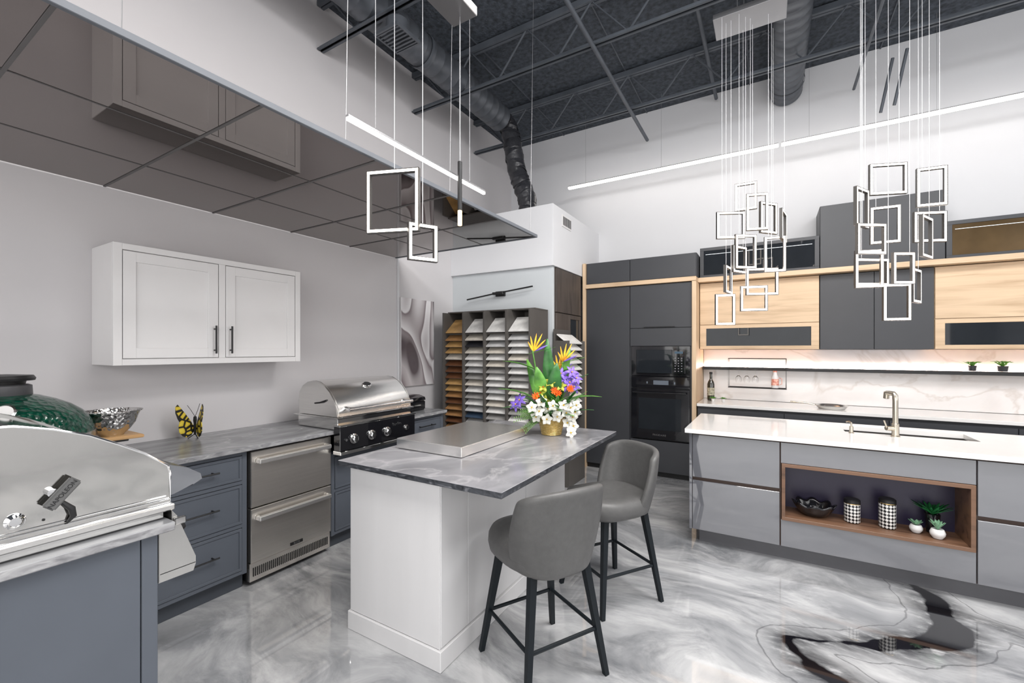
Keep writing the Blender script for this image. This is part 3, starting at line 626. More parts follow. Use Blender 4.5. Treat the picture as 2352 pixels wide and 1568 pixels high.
tubes('handle',[([(-1.40,TY-.06,1.0),(-.80,TY-.06,1.0)],.011),([(-1.37,TY-.02,1.0),(-1.37,TY-.06,1.0)],.009),([(-.83,TY-.02,1.0),(-.83,TY-.06,1.0)],.009)],BLACKG,d,10)
text('lettering','FRIGIDAIRE',.03,(-1.1,TY-.0215,.50),(math.pi/2,0,0),CHROME,d,.0003)
# ------------------------------------------------------------ oak beam + wall units
UY=5.48; X1=2.62
bmx=boxes('oak_beam_shelf',[(-2.01,-.70,TY-.03,YB-.002,2.278,2.328),(-.70,X1,UY-.10,YB-.002,2.278,2.328)],OAK,None,.002)
tag(bmx,'long horizontal light oak beam shelf between the cabinets','shelf')
def flap_unit(x0,x1,lab):
    t=thing('wall_cabinet',lab,'cabinet',((x0+x1)/2,5.67,1.5),group='oak wall cabinets')
    box('body',(x0,x1,UY+.02,YB-.002,1.505,2.275),OAK,t)
    box('panel_door',(x0+.003,x1-.003,UY,UY+.018,1.79,2.27),OAK,t)
    d=boxes('glass_door',[(x0+.003,x1-.003,UY,UY+.018,1.745,1.785),(x0+.003,x1-.003,UY,UY+.018,1.508,1.545),(x0+.003,x0+.07,UY,UY+.018,1.545,1.745),(x1-.07,x1-.003,UY,UY+.018,1.545,1.745)],OAK,t,.001)
    box('glass_pane',(x0+.07,x1-.07,UY+.006,UY+.012,1.545,1.745),DARKG,d,0)
flap_unit(-.695,.452,'oak wall cabinet with flap door and smoked glass strip')
flap_unit(1.332,2.48,'oak wall cabinet with flap door and smoked glass strip')
t=thing('wall_cabinet','anthracite double-door wall cabinet between the oak units','cabinet',(.89,5.67,1.5))
box('body',(.455,1.329,UY+.02,YB-.002,1.505,2.275),DARK,t)
for a,b_ in ((.457,.891),(.894,1.327)): box('door',(a,b_,UY-.0,UY+.018,1.505,2.27),DARK,t)
t=thing('wall_cabinet','tall plain anthracite upper cabinet above the oak beam','cabinet',(.89,5.6,2.33))
box('body',(.455,1.40,UY,YB-.002,2.33,2.98),DARK,t)
box('door',(.457,1.398,UY-.02,UY-.001,2.332,2.978),DARK,t)
def topglass(x0,x1,gm,lab):
    t=thing('glass_cabinet',lab,'cabinet',((x0+x1)/2,5.65,2.33))
    boxes('body',[(x0,x1,UY,YB-.002,2.33,2.35),(x0,x1,UY,YB-.002,2.66,2.68),(x0,x0+.02,UY,YB-.002,2.35,2.66),(x1-.02,x1,UY,YB-.002,2.35,2.66),(x0,x1,YB-.03,YB-.002,2.35,2.66)],DARK,t,.001)
    d=boxes('door_frame',[(x0,x1,UY-.02,UY-.001,2.332,2.365),(x0,x1,UY-.02,UY-.001,2.645,2.68),(x0,x0+.04,UY-.02,UY-.001,2.365,2.645),(x1-.04,x1,UY-.02,UY-.001,2.365,2.645)],DARK,t,.001)
    box('glass_pane',(x0+.04,x1-.04,UY-.014,UY-.006,2.365,2.645),gm,d,0)
    box('led_strip',(x0+.06,x1-.06,UY-.017,UY-.0145,2.60,2.604),P('dim_led',(.8,.85,.9),.5,em=.5),t,0)
topglass(-.69,.45,DARKG,'anthracite framed smoked glass upper cabinet above the beam')
topglass(1.405,2.6,BRONZEG,'anthracite framed bronze glass upper cabinet above the beam')
t=thing('kitchen_base_cabinet','low anthracite kitchen base cabinet run under the white worktop','cabinet',(.95,5.56,0))
box('body',(-.69,X1,TY+.02,YB-.002,.08,.865),DARK,t)
box('toe_kick',(-.69,X1,TY+.06,YB-.01,0,.078),BLACK,t,0)
for i in range(4):
    a=-.688+i*.827
    box('drawer',(a,a+.822,TY,TY+.018,.60,.84),DARK,t); box('drawer',(a,a+.822,TY,TY+.018,.09,.595),DARK,t)
tag(box('quartz_worktop',(-.695,X1,TY-.02,YB-.002,.868,.90),QUARTZ,None,.003),'white quartz worktop along the back kitchen wall','worktop')
tag(box('marble_backsplash',(-.695,X1,YB-.022,YB-.002,.903,1.502),MARBLE,None,.001),'white veined marble backsplash panel','backsplash')
t=thing('wall_shelf','long slim black wall shelf with built-in light strip','shelf',(.95,5.75,1.28))
box('board',(-.69,X1,5.70,YB-.023,1.262,1.297),BLACK,t)
box('light_strip',(-.68,X1,YB-.036,YB-.024,1.299,1.311),LEDS,t,0)
t=thing('glass_holder_rack','open black metal frame rack hanging from the shelf','rack',(-.12,5.6,1.06))
x0,x1,y0,y1,z0,z1=-.40,.165,5.56,5.69,1.07,1.40
E=[]
for y in (y0,y1): E.append(([(x0,y,z0),(x1,y,z0),(x1,y,z1),(x0,y,z1)],.005,True))
for x in (x0,x1):
    for z in (z0,z1): E.append(([(x,y0,z),(x,y1,z)],.005))
E+= [([(x0,y0+.04*i,z0),(x1,y0+.04*i,z0)],.0025) for i in range(1,4)]
E+= [([(x0,y0+.045,z1-.13),(x1,y0+.045,z1-.13)],.003),([(x0,y0+.085,z1-.13),(x1,y0+.085,z1-.13)],.003)]
tubes('frame',E,BLACK,t,6)
GLASS=P('clear_glass',(1,1,1),.0,var=0,trans=1,ior=1.3)
for i in range(3):
    o=lathe('wine_glass',[(0,0),(.03,0),(.03,.002),(.004,.006),(.003,.06),(.01,.07),(.03,.095),(.032,.12),(.026,.15),(.025,.15),(.030,.12),(.028,.096),(.008,.074),(0,.071)],GLASS,None,(-.30+.085*i,5.625,1.276),(math.pi,0,0),20)
    tag(o,'clear stemmed wine glass hanging upside down in the rack','glass','hanging wine glasses')
RED=P('red_label',(.65,.08,.05),.4,var=.3,scale=40,col2=(.8,.5,.4))
t=thing('gin_bottle','white and red decorated jug bottle on the wire rack','bottle',(.06,5.625,1.075))
lathe('body',[(0,0),(.034,0),(.036,.02),(.034,.12),(.02,.15),(.018,.175),(0,.175)],WHITE,t,(.06,5.625,1.076),seg=24)
lathe('label',[(.0365,.03),(.037,.03),(.0365,.10),(.035,.10)],RED,t,(.06,5.625,1.076),seg=24)
lathe('cap',[(0,.175),(.019,.175),(.019,.195),(0,.195)],RED,t,(.06,5.625,1.076),seg=20)
tubes('handle',[([(.092,5.625,1.19),(.125,5.625,1.18),(.125,5.625,1.12),(.094,5.625,1.11)],.004)],RED,t,6)
t=thing('olive_oil_bottle','tall dark glass bottle with cream label','bottle',(-.59,5.62,.9))
lathe('body',[(0,0),(.038,0),(.04,.01),(.04,.19),(.032,.22),(.015,.25),(.014,.31),(0,.31)],P('dark_bottle_glass',(.012,.013,.008),.06,coat=1),t,(-.59,5.62,.902),seg=28)
lathe('label',[(.0405,.06),(.041,.06),(.041,.15),(.0405,.15)],P('bottle_label',(.35,.33,.25),.5,var=.6,scale=60),t,(-.59,5.62,.902),seg=28)
lathe('cap',[(0,.31),(.017,.31),(.017,.335),(0,.335)],BLACK,t,(-.59,5.62,.902),seg=20)
def leafsurf(bm,base_,dirv,up,L,W,bend,n=6,mi=0):
    b0=Vector(base_); d=Vector(dirv).normalized(); u=Vector(up); s=d.cross(u).normalized() if d.cross(u).length>1e-4 else Vector((1,0,0)); prev=None
    nrm=s.cross(d).normalized()
    for i in range(n+1):
        f=i/n; w=W*math.sin(math.pi*min(1,(f*.92+.06)))**.8; c=b0+d*L*f+nrm*(-bend*L*f*f)
        a=[bm.verts.new(c-s*w/2+nrm*w*.12),bm.verts.new(c),bm.verts.new(c+s*w/2+nrm*w*.12)]
        if prev:
            for k in (0,1):
                fc=bm.faces.new((prev[k],prev[k+1],a[k+1],a[k])); fc.material_index=mi
        prev=a
def leafset(name,items,mats,parent,loc=(0,0,0)):
    bm=bmesh.new()
    for it in items: leafsurf(bm,*it[:6],mi=it[6] if len(it)>6 else 0)
    o=fin(name,bm,mats,parent,loc,None,False)
    o.data.polygons.foreach_set('use_smooth',[True]*len(o.data.polygons))
    s=o.modifiers.new('s','SOLIDIFY'); s.thickness=.001; return o
def rosette(n,L,W,rings=2,zlift=.5,bend=.2,seed=1):
    rnd=random.Random(seed); R=[]
    for r in range(rings):
        for i in range(n):
            a=2*math.pi*(i+.5*r)/n+rnd.uniform(-.2,.2); e=zlift+r*.45+rnd.uniform(-.1,.1)
            R.append(((0,0,0),(math.cos(a),math.sin(a),e),(0,0,1),L*(1-.15*r)*rnd.uniform(.85,1.1),W,bend))
    return R
def potplant(loc,label,potr,poth,potmat,L,W,n,leafm,seed,rings=2,zl=.5,bend=.2,sph=False,name='potted_plant'):
    t=thing(name,label,'plant',loc)
    if sph: prof=[(0,0),(potr*.6,0),(potr*.95,poth*.35),(potr,poth*.6),(potr*.8,poth*.95),(potr*.7,poth),(potr*.6,poth*.95),(0,poth*.9)]
    else: prof=[(0,0),(potr*.75,0),(potr,poth),(potr*.9,poth),(potr*.85,poth*.9),(0,poth*.88)]
    lathe('pot',prof,potmat,t,(loc[0],loc[1],loc[2]+.001),seg=24)
    leafset('leaves',rosette(n,L,W,rings,zl,bend,seed),leafm,t,(loc[0],loc[1],loc[2]+poth*.92))
potplant((-.555,5.50,.90),'tiny green plant in a white pot on the worktop',.02,.035,WHITE,.05,.018,8,LGREEN,3)
potplant((-.45,5.52,.90),'tiny green plant in a white pot on the worktop',.02,.035,WHITE,.045,.016,8,LGREEN,4)
potplant((1.66,5.755,1.298),'bushy green plant in a dark pot on the shelf',.035,.05,DARK,.075,.03,14,LGREEN,5,4,.9)
potplant((1.86,5.755,1.298),'bushy green plant in a dark pot on the shelf',.045,.05,DARK,.085,.035,16,LGREEN,6,4,.9)
t=thing('frying_pan','shallow steel frying pan on the white worktop','pan',(.55,5.42,.9))
lathe('pan_body',[(0,0),(.11,0),(.135,.03),(.139,.032),(.139,.035),(.13,.033),(.105,.006),(0,.006)],STEELX,t,(.55,5.45,.902),seg=40)
tubes('handle',[([(.42,5.46,.93),(.33,5.475,.945),(.20,5.50,.945)],[.006,.008,.009])],NICKEL,t)
# ------------------------------------------------------------ kitchen island
IY=3.60; IX0=-.53; IX1=2.4; IZ=.89
t=thing('kitchen_island','long glossy gray handleless kitchen island with walnut display niche','kitchen island',(.95,4.0,0))
boxes('carcass',[(IX0+.02,IX1,3.87,4.46,.11,.655),(IX0+.02,.44,3.87,4.46,.655,.855),(1.26,IX1,3.87,4.46,.655,.855),(.44,1.26,4.41,4.46,.655,.855),
  (IX0+.02,.075,IY+.022,3.87,.11,.855),(1.055,IX1,IY+.022,3.87,.11,.855),(.075,1.055,IY+.022,3.87,.11,.30),(.075,1.055,IY+.022,3.87,.70,.855)],BROWN,t,0)
box('end_panel',(IX0-.003,IX0+.019,IY+.004,4.47,.11,.855),GREYG,t)
box('plinth',(IX0+.06,IX1,IY+.08,4.40,0,.108),P('plinth_gray',(.09,.09,.10),.3),t,0)
G=.004
for x0,x1 in ((IX0+.022,.07),(1.062,1.66),(1.668,2.4)):
    box('drawer',(x0,x1-G,IY,IY+.02,.115,.492),GREYG,t,.0015); box('drawer',(x0,x1-G,IY,IY+.02,.518,.845),GREYG,t,.0015)
box('top_panel',(.074,1.056,IY,IY+.02,.70,.845),GREYG,t,.0015)
box('bottom_panel',(.074,1.056,IY,IY+.02,.115,.30),GREYG,t,.0015)
boxes('niche_frame',[(.078,1.052,IY-.012,3.86,.302,.325),(.078,1.052,IY-.012,3.86,.675,.698),(.078,.10,IY-.012,3.86,.325,.675),(1.03,1.052,IY-.012,3.86,.325,.675)],WALNUT,t,.001)
box('niche_back',(.10,1.03,3.848,3.86,.325,.675),P('niche_back_plum',(.022,.017,.045),.35),t,0)
tw=boxes('quartz_worktop',[(IX0-.03,.49,IY-.03,4.50,.858,IZ),(1.21,IX1+.02,IY-.03,4.50,.858,IZ),(.49,1.21,IY-.03,4.05,.858,IZ),(.49,1.21,4.35,4.50,.858,IZ)],QUARTZ,None,0)
tag(tw,'thin white quartz worktop of the kitchen island with sink cutout','worktop')
t=thing('kitchen_sink','rectangular undermount sink with dark bowl','sink',(.85,4.2,.68))
boxes('basin',[(.475,1.225,4.035,4.05,.68,.857),(.475,1.225,4.35,4.365,.68,.857),(.475,.49,4.05,4.35,.68,.857),(1.21,1.225,4.05,4.35,.68,.857),(.49,1.21,4.05,4.35,.68,.69)],P('sink_dark_steel',(.07,.067,.063),.35,metal=.5),t,.001)
lathe('drain',[(0,0),(.035,0),(.035,.003),(0,.003)],CHROME,t,(.85,4.2,.69))
fxx,fyy=.765,3.985
t=thing('kitchen_faucet','champagne nickel pull-down kitchen faucet with side lever','faucet',(fxx,fyy,IZ))
lathe('base',[(0,0),(.026,0),(.026,.006),(.021,.01),(.021,.09),(.0165,.095),(.0165,.10),(0,.10)],NICKEL,t,(fxx,fyy,IZ))
tubes('spout',[([(fxx,fyy,IZ+.1),(fxx,fyy,1.14),(fxx-.001,fyy+.002,1.178),(fxx-.008,fyy+.010,1.19),(fxx-.025,fyy+.03,1.192),(fxx-.038,fyy+.05,1.190)],.0165)],NICKEL,t,16)
cyl('spray_head',(fxx-.038,fyy+.05,1.200),(fxx-.040,fyy+.053,1.15),.0165,NICKEL,t,.0175)
tubes('lever',[([(fxx,fyy,IZ+.055),(fxx-.055,fyy-.03,IZ+.06)],.016),([(fxx-.05,fyy-.028,IZ+.06),(fxx-.068,fyy-.035,IZ+.115)],.005)],NICKEL,t,12)
t=thing('soap_dispenser','champagne nickel soap dispenser set in the worktop','soap dispenser',(.50,3.99,IZ))
lathe('base',[(0,0),(.017,0),(.017,.004),(.012,.008),(.012,.05),(0,.05)],NICKEL,t,(.52,3.99,IZ))
tubes('nozzle',[([(.52,3.99,IZ+.05),(.52,3.99,IZ+.075),(.51,4.02,IZ+.08),(.50,4.05,IZ+.072)],.006)],NICKEL,t)
NZ=.3265
def scallop(f,g):
    a=2*math.pi*f; r=(.035+.085*g**.7)*(1+.07*g*math.cos(8*a)); return (.275+r*math.cos(a),3.73+r*.8*math.sin(a),NZ+.004+.085*g**1.6*(1+.12*math.cos(8*a)*g))
o=surf('decorative_bowl',scallop,64,8,BLACKG,None,.006,0,True,(.275,3.73,NZ),1); tag(o,'glossy black scalloped decorative bowl in the niche','bowl')
cm,nt,b=base('diamond_canister'); tc=nd(nt,'ShaderNodeTexCoord'); sp=nd(nt,'ShaderNodeSeparateXYZ'); nt.links.new(tc.outputs['Object'],sp.inputs[0])
at=nd(nt,'ShaderNodeMath',operation='ARCTAN2'); nt.links.new(sp.outputs[1],at.inputs[0]); nt.links.new(sp.outputs[0],at.inputs[1])
ma=nd(nt,'ShaderNodeMath',operation='MULTIPLY'); ma.inputs[1].default_value=14/(2*math.pi)*.0225; nt.links.new(at.outputs[0],ma.inputs[0])
cb_=nd(nt,'ShaderNodeCombineXYZ'); nt.links.new(ma.outputs[0],cb_.inputs[0]); nt.links.new(sp.outputs[2],cb_.inputs[1])
mpp=nd(nt,'ShaderNodeMapping'); mpp.inputs['Rotation'].default_value=(0,0,math.pi/4); nt.links.new(cb_.outputs[0],mpp.inputs[0])
mz=nd(nt,'ShaderNodeVectorMath',operation='ADD'); mz.inputs[1].default_value=(0,0,.004); nt.links.new(mpp.outputs[0],mz.inputs[0])
ck=nd(nt,'ShaderNodeTexChecker'); ck.inputs['Scale'].default_value=1/.0159; ck.inputs['Color1'].default_value=(.78,.77,.75,1); ck.inputs['Color2'].default_value=(.015,.015,.017,1); nt.links.new(mz.outputs[0],ck.inputs[0])
nt.links.new(ck.outputs[0],b.inputs['Base Color']); b.inputs['Roughness'].default_value=.3
for x,h,lb in ((.49,.155,'short'),(.675,.19,'tall')):
    t=thing('canister',lb+' black and white diamond patterned canister with dark lid','canister',(x,3.73,NZ))
    lathe('body',[(0,0),(.043,0),(.045,.004),(.045,h-.03),(.043,h-.025),(0,h-.025)],cm,t,(x,3.73,NZ+.001))
    lathe('lid',[(0,h-.025),(.046,h-.025),(.046,h-.006),(.04,h),(0,h)],BLACK,t,(x,3.73,NZ+.001))
    lathe('gold_rim',[(.0455,h-.03),(.0465,h-.03),(.0465,h-.026),(.0455,h-.026)],GOLD,t,(x,3.73,NZ+.001))
potplant((.815,3.72,NZ),'small succulent in a round white pot in the niche',.034,.05,WHITE,.05,.02,7,SUCC,8,2,.7,0,True)
potplant((.905,3.67,NZ),'small succulent in a round white pot in the niche',.038,.058,WHITE,.07,.022,6,SUCC,9,2,1.3,0,True)
potplant((.905,3.775,NZ),'green agave-like plant in a black pot in the niche',.04,.12,BLACKG,.12,.02,11,P('agave_green',(.02,.17,.05),.4,var=.3),10,2,.8,.1)
# ------------------------------------------------------------ white island
t=thing('breakfast_island','white panelled breakfast island with plinth','kitchen island',(-1.63,2.28,0))
box('body',(-1.94,-1.325,1.56,3.0,.10,.884),WHITE2,t,.002)
box('corner_panel',(-1.325,-1.318,1.56,2.98,.10,.884),WHITE2,t,.001)
boxes('side_panels',[(-1.318,-1.313,1.56+.005,1.77,.11,.88),(-1.318,-1.313,1.774,2.38,.11,.88),(-1.318,-1.313,2.384,2.985,.11,.88)],WHITE2,t,.0012)
box('plinth',(-1.950,-1.305,1.550,3.01,0,.098),WHITE2,t,.003)
it=box('marble_worktop',(-1.965,-.94,1.50,3.05,.887,.915),STONEI,None,.002,side=SEDGE)
tag(it,'gray marble worktop with dark chiselled edge','worktop')
LID=brushed('lid_steel',(.98,.97,.95),.25,'x')
t=thing('griddle_cover','low rectangular brushed steel griddle lid on the worktop','griddle',(-1.66,2.23,.915))
box('lid',(-1.905,-1.42,1.86,2.60,.918,.975),LID,t,.004,seg=2)
box('base_rim',(-1.895,-1.43,1.87,2.59,.9155,.9178),BLACK,t,0)
# ------------------------------------------------------------ flower arrangement
t=thing('flower_arrangement','tropical artificial flower arrangement in a gold basket','flowers',(-1.295,2.715,.916),TH,True)
bk,nt,b=base('gold_wicker'); v=coords(nt); wv=nd(nt,'ShaderNodeTexBrick'); wv.inputs['Scale'].default_value=50; wv.inputs['Color1'].default_value=(.62,.45,.15,1); wv.inputs['Color2'].default_value=(.8,.63,.3,1); wv.inputs['Mortar'].default_value=(.2,.13,.04,1)
mp=[n for n in nt.nodes if n.type=='MAPPING'][0]; mp.inputs['Rotation'].default_value=(math.pi/2,0,0)
nt.links.new(v,wv.inputs['Vector']); nt.links.new(wv.outputs[0],b.inputs['Base Color']); b.inputs['Metallic'].default_value=.6; b.inputs['Roughness'].default_value=.35
prof=[(0,0)]
for i in range(11):
    z=.01*i; prof+=[(.066+.0022*i+.002,z+.001),(.066+.0022*i+.005,z+.005),(.066+.0022*i+.002,z+.009)]
prof+=[(.096,.112),(.098,.12),(.09,.124),(.082,.115),(0,.10)]
lathe('basket',prof,bk,t,(0,0,0),seg=36)
def BL(b0,d,up,L,W,bd,m): leafset('broad_leaf',[(b0,d,up,L,W,bd)],[m],t)
BL((.0,.02,.1),(-.05,.02,1),(0,-1,0),.56,.09,-.04,DGREEN)
BL((-.02,.0,.1),(-.35,.0,1),(0,-1,0),.44,.08,.25,LGREEN)
BL((-.10,.03,.44),(-1,.0,.5),(0,0,1),.24,.08,.2,LGREEN)
BL((-.05,.0,.2),(-.9,-.1,.75),(0,0,1),.32,.08,.35,LGREEN)
BL((-.05,-.02,.15),(-1,-.1,.45),(0,0,1),.28,.08,.3,DGREEN)
BL((.05,.0,.2),(.9,-.1,.6),(0,0,1),.28,.08,.4,LGREEN)
BL((.05,.02,.25),(.8,.1,1.1),(0,0,1),.26,.06,.3,DGREEN)
BL((.02,.02,.15),(.25,.05,1),(0,-1,0),.45,.07,-.1,LGREEN)
BL((.0,-.02,.2),(.1,-.3,1),(0,-1,0),.30,.10,.1,DGREEN)
BL((-.04,-.02,.2),(-.25,-.3,1),(0,-1,0),.28,.09,.1,LGREEN)
OR=P('petal_orange',(.80,.30,.015),.4,var=.3,scale=18,col2=(.85,.5,.03)); PU=P('petal_purple',(.10,.05,.36),.4,var=.25,col2=(.22,.13,.55)); WH=P('petal_white',(.80,.79,.72),.45,var=.02); YE=P('petal_yellow',(.8,.55,.04),.4,var=.1); RE=P('petal_red',(.75,.10,.01),.4,var=.15); YG=P('petal_lime',(.34,.36,.03),.4,var=.2)
def bop(x,y,z,s,name='bird_of_paradise'):
    items=[]
    for a,m,L in ((80,0,.13),(64,0,.14),(100,0,.11),(45,0,.12),(25,1,.11),(118,0,.08)):
        r_=math.radians(a); items.append(((x,y,z),(s*math.cos(r_),random.uniform(-.2,.1),math.sin(r_)),(0,-1,0),L,.013,.05,m))
    items.append(((x-s*.04,y,z-.015),(s*1,-.1,.2),(0,0,1),.20,.022,-.05,2))
    return leafset(name,items,[OR,PU,LGREEN],t)
tubes('stem',[([(-.02,0,.1),(-.10,.0,.4),(-.13,0,.58)],.005),([(.02,0,.1),(.06,.0,.35),(.08,0,.50)],.005),([(.0,0,.1),(-.12,-.0,.22),(-.22,0,.24)],.003),([(.0,0,.1),(.1,-.0,.3),(.13,0,.4)],.004)],LGREEN,t,6)
bop(-.125,0,.57,1); bop(.08,0,.50,1); bop(.05,.02,.44,1)
def flower(name,p,n,k,L,W,m,mc,lift=.5,bend=.3):
    p=Vector(p); n=Vector(n).normalized(); q=zq(n); items=[]
    for i in range(k):
        a=2*math.pi*i/k+random.random()*.3; d=q@Vector((math.cos(a),math.sin(a),lift)); items.append((p,d,n,L,W,bend,0))
    for i in range(3):
        a=2*math.pi*i/3; d=q@Vector((math.cos(a)*.4,math.sin(a)*.4,1)); items.append((p,d,n,L*.3,W*.35,0,1))
    return leafset(name,items,[m,mc],t)
for (x,z) in ((-.075,.235),(-.03,.185),(.03,.135),(.09,.16),(.12,.195),(-.04,.12),(-.14,.20),(.07,.215),(.0,.21),(.135,.13),(.10,.09),(.15,.165),(.14,.07),(-.09,.17),(.03,.18),(.12,.03),(-.11,.13),(.16,.21)):
    flower('white_blossom',(x,-.07-random.random()*.05,z),(x*2,-1,.35+random.uniform(-.3,.3)),5,.040,.032,WH,YE,.35,.25)
for (x,z) in ((.015,.30),(-.11,.265),(.12,.315),(.035,.285)): flower('red_blossom',(x,-.06,z),(x,-1,.5),11,.036,.010,RE,OR,.8,.1)
for (x,z) in ((.075,.39),(.135,.43),(-.245,.21),(.12,.36),(.165,.39),(-.22,.24),(.10,.34),(.06,.42),(.15,.33)): flower('purple_iris',(x,-.04,z),(x*2,-1,.5),6,.046,.022,PU,YE,.5,.6)
for (x,z) in ((-.045,.235),(-.06,.33),(-.01,.36),(.06,.335),(-.08,.29)): flower('lime_orchid',(x,-.05,z),(x,-1,.4),5,.042,.024,YG,RE,.5,.2)
fr=[]
for i in range(14):
    a=random.uniform(-.6,.9); L=random.uniform(.14,.22); st=Vector((-.06,-.03,.12)); dd=Vector((-1,-.3+random.uniform(-.3,.3),a)).normalized()
    for k in range(14):
        p=st+dd*L*k/14+Vector((0,0,-.25*L*(k/14)**2))
        for s in (-1,1): fr.append((p,dd+Vector((.1,.2*s,.9*s)),(0,-1,0),.03*(1-k/18),.005,0,0))
leafset('fern_spray',fr,[P('fern_green',(.18,.33,.1),.5,var=.3)],t)
leafset('filler_leaves',[((random.uniform(-.05,.08),random.uniform(-.04,.04),.12),(random.uniform(-1,1),random.uniform(-.9,.2),random.uniform(.3,1.6)),(0,0,1),random.uniform(.12,.30),.034,.3,random.randint(0,1)) for i in range(60)],[LGREEN,DGREEN],t)
# ------------------------------------------------------------ bar stools
t=thing('bar_stool','gray upholstered counter stool with curved back and black legs','stool',(-.94,1.86,0),math.radians(60.5),True,'upholstered counter stools')
def se(a,rx,ry,p=2.9):
    c,s=math.cos(a),math.sin(a); return (rx*abs(c)**(2/p)*(1 if c>0 else -1),ry*abs(s)**(2/p)*(1 if s>0 else -1))
bm=bmesh.new(); rings=[]
PR=[(.0,.512),(.55,.510),(.86,.516),(.97,.534),(1.0,.560),(.99,.592),(.94,.616),(.80,.626),(.5,.616),(.0,.610)]
for s_,z in PR:
    if s_==0: rings.append([bm.verts.new((0,.02,z))]); continue
    rg=[]
    for i in range(48):
        x,y=se(2*math.pi*i/48,.225*s_,.235*s_); rg.append(bm.verts.new((x,y+.02,z+(.016*(y/.22)**2 if z>.55 else 0))))
    rings.append(rg)
for a,b_ in zip(rings,rings[1:]):
    for i in range(48):
        j=(i+1)%48
        if len(a)==1: bm.faces.new((a[0],b_[i],b_[j]))
        elif len(b_)==1: bm.faces.new((a[i],a[j],b_[0]))
        else: bm.faces.new((a[i],a[j],b_[j],b_[i]))
fin('seat',bm,FAB,t,(0,0,0),None,180)
def backf(u,v):
    a=2*u-1; w=.215+.018*math.sin(math.pi*min(1,v*1.0))-.03*(1-v)**2
    zt=.905-.03*abs(a)**5-.02*abs(a)**2; zb=.505+.02*abs(a)**3
    wr=(.17-.05*v)
    x=w*math.sin(a*1.35)/math.sin(1.35)
    y=-.205-.055*v+wr*abs(a)**2.6
    return (x,y,zb+(zt-zb)*v)
surf('backrest',backf,16,10,FAB,t,.040,2,False,(0,0,0),0)
for sx in (-1,1):
    for sy in (-1,1):
        tubes('leg',[([(sx*.145,sy*.145,.515),(sx*.215,sy*.215,.0)],[.024,.016])],LEG,t,4,smooth=False,twist=math.pi/4)
q=.186
ring=[([(-q,-q,.21),(q,-q,.21)],.009),([(q,-q,.21),(q,q,.21)],.009),([(q,q,.21),(-q,q,.21)],.009),([(-q,q,.21),(-q,-q,.21)],.009)]
tubes('footrest',ring,LEG,t,8)
box('seat_base',(-.15,.15,-.15,.15,.498,.512),LEG,t)
dup(t,(-.850,2.615,0),math.radians(146),'gray upholstered counter stool turned to show its seat, black legs')
# ------------------------------------------------------------ pendants
def ring_parts(parent,x,y,z,w,h,yaw,cords,top,metal=FRAMEM,dp=.012,cr_=.0015,wide=.0135):
    a,b_=w/2,h/2; e=.0045; s=e+wide; g=.002
    def rg(o0,o1,dd): return [(-a+o0,a-o0,-dd,dd,b_-o1,b_-o0),(-a+o0,a-o0,-dd,dd,-b_+o0,-b_+o1),(-a+o0,-a+o1,-dd,dd,-b_+o1,b_-o1),(a-o1,a-o0,-dd,dd,-b_+o1,b_-o1)]
    f=boxes('square_frame',rg(0,e,dp)+rg(s,s+g,dp),metal,parent,.0003)
    f.location=(x,y,z); f.rotation_euler=(0,0,yaw); FR[f.name]=Matrix.Translation((x,y,z))@Matrix.Rotation(yaw,4,'Z')
    k=boxes('light_strip',rg(e,s,dp-.001),LED,f,0)
    k.location=(x,y,z); k.rotation_euler=(0,0,yaw)
    for o in cords:
        dx=o*a
        tubes('cord',[([(x+dx*math.cos(yaw),y+dx*math.sin(yaw),z+b_),(x+dx*math.cos(yaw),y+dx*math.sin(yaw),top)],cr_)],CORD,parent,5)
def chandelier(loc,top,L,label):
    t=thing('pendant_chandelier',label,'chandelier',loc,TH,True)
    zt=top-loc[2]
    cb=box('canopy',(-.26,.26,-.14,.14,zt,zt+.045),SILVER,t,.003); cb.rotation_euler=(0,0,-TH)
    tubes('hanger',[([(.05,.0,zt+.045),(.05,.0,4.6-loc[2])],.003),([(-.10,.0,zt+.045),(-.10,.0,4.6-loc[2])],.003)],WIRE,t,5)
    for i,(x,y,z,w,h,yaw) in enumerate(L):
        ring_parts(t,x,y,z,w,h,math.radians(yaw),(-.6,) if i%2 else (.6,),zt,dp=.011,cr_=.0013)
CH1=[(.013,.08,1.08,.165,.230,-28),(.050,-.02,.92,.165,.30,-12),(.20,.08,.90,.18,.26,18),(-.165,-.02,.81,.225,.22,-3),(.25,-.04,.80,.22,.24,50),(-.060,-.05,.59,.18,.275,6),(-.037,.09,.555,.185,.225,30),(.165,-.07,.565,.155,.285,-18),(.130,.05,.365,.25,.225,-8),(.013,-.04,.215,.20,.205,-14),(-.190,.02,.13,.155,.255,-8),(-.130,.09,.385,.21,.225,50)]
CH2=[(-.033,.06,1.03,.24,.225,-10),(.205,-.02,.945,.17,.275,-22),(-.255,.02,.81,.19,.275,30),(-.052,.06,.70,.175,.27,-26),(.25,.04,.68,.21,.22,-8),(-.245,-.05,.57,.215,.215,4),(.11,-.08,.575,.21,.285,32),(-.16,.07,.385,.175,.275,-16),(-.030,-.06,.365,.15,.22,0),(.005,.03,.14,.17,.265,-14),(.170,.06,.26,.19,.245,34),(-.10,.12,.37,.26,.20,4)]
chandelier((-.135,4.03,1.7),4.20,CH1,'cluster chandelier of small lit rectangular frames on thin cords')
chandelier((.797,4.03,1.7),4.20,CH2,'cluster chandelier of small lit rectangular frames on thin cords')
t=thing('pendant_light','two lit square frame pendants and a slim tube pendant on cords','pendant lamp',(-1.5,1.75,2.0))
CZ=3.27
box('canopy',(-1.49,-1.33,1.28,1.88,CZ,CZ+.05),SILVER,t,.003)
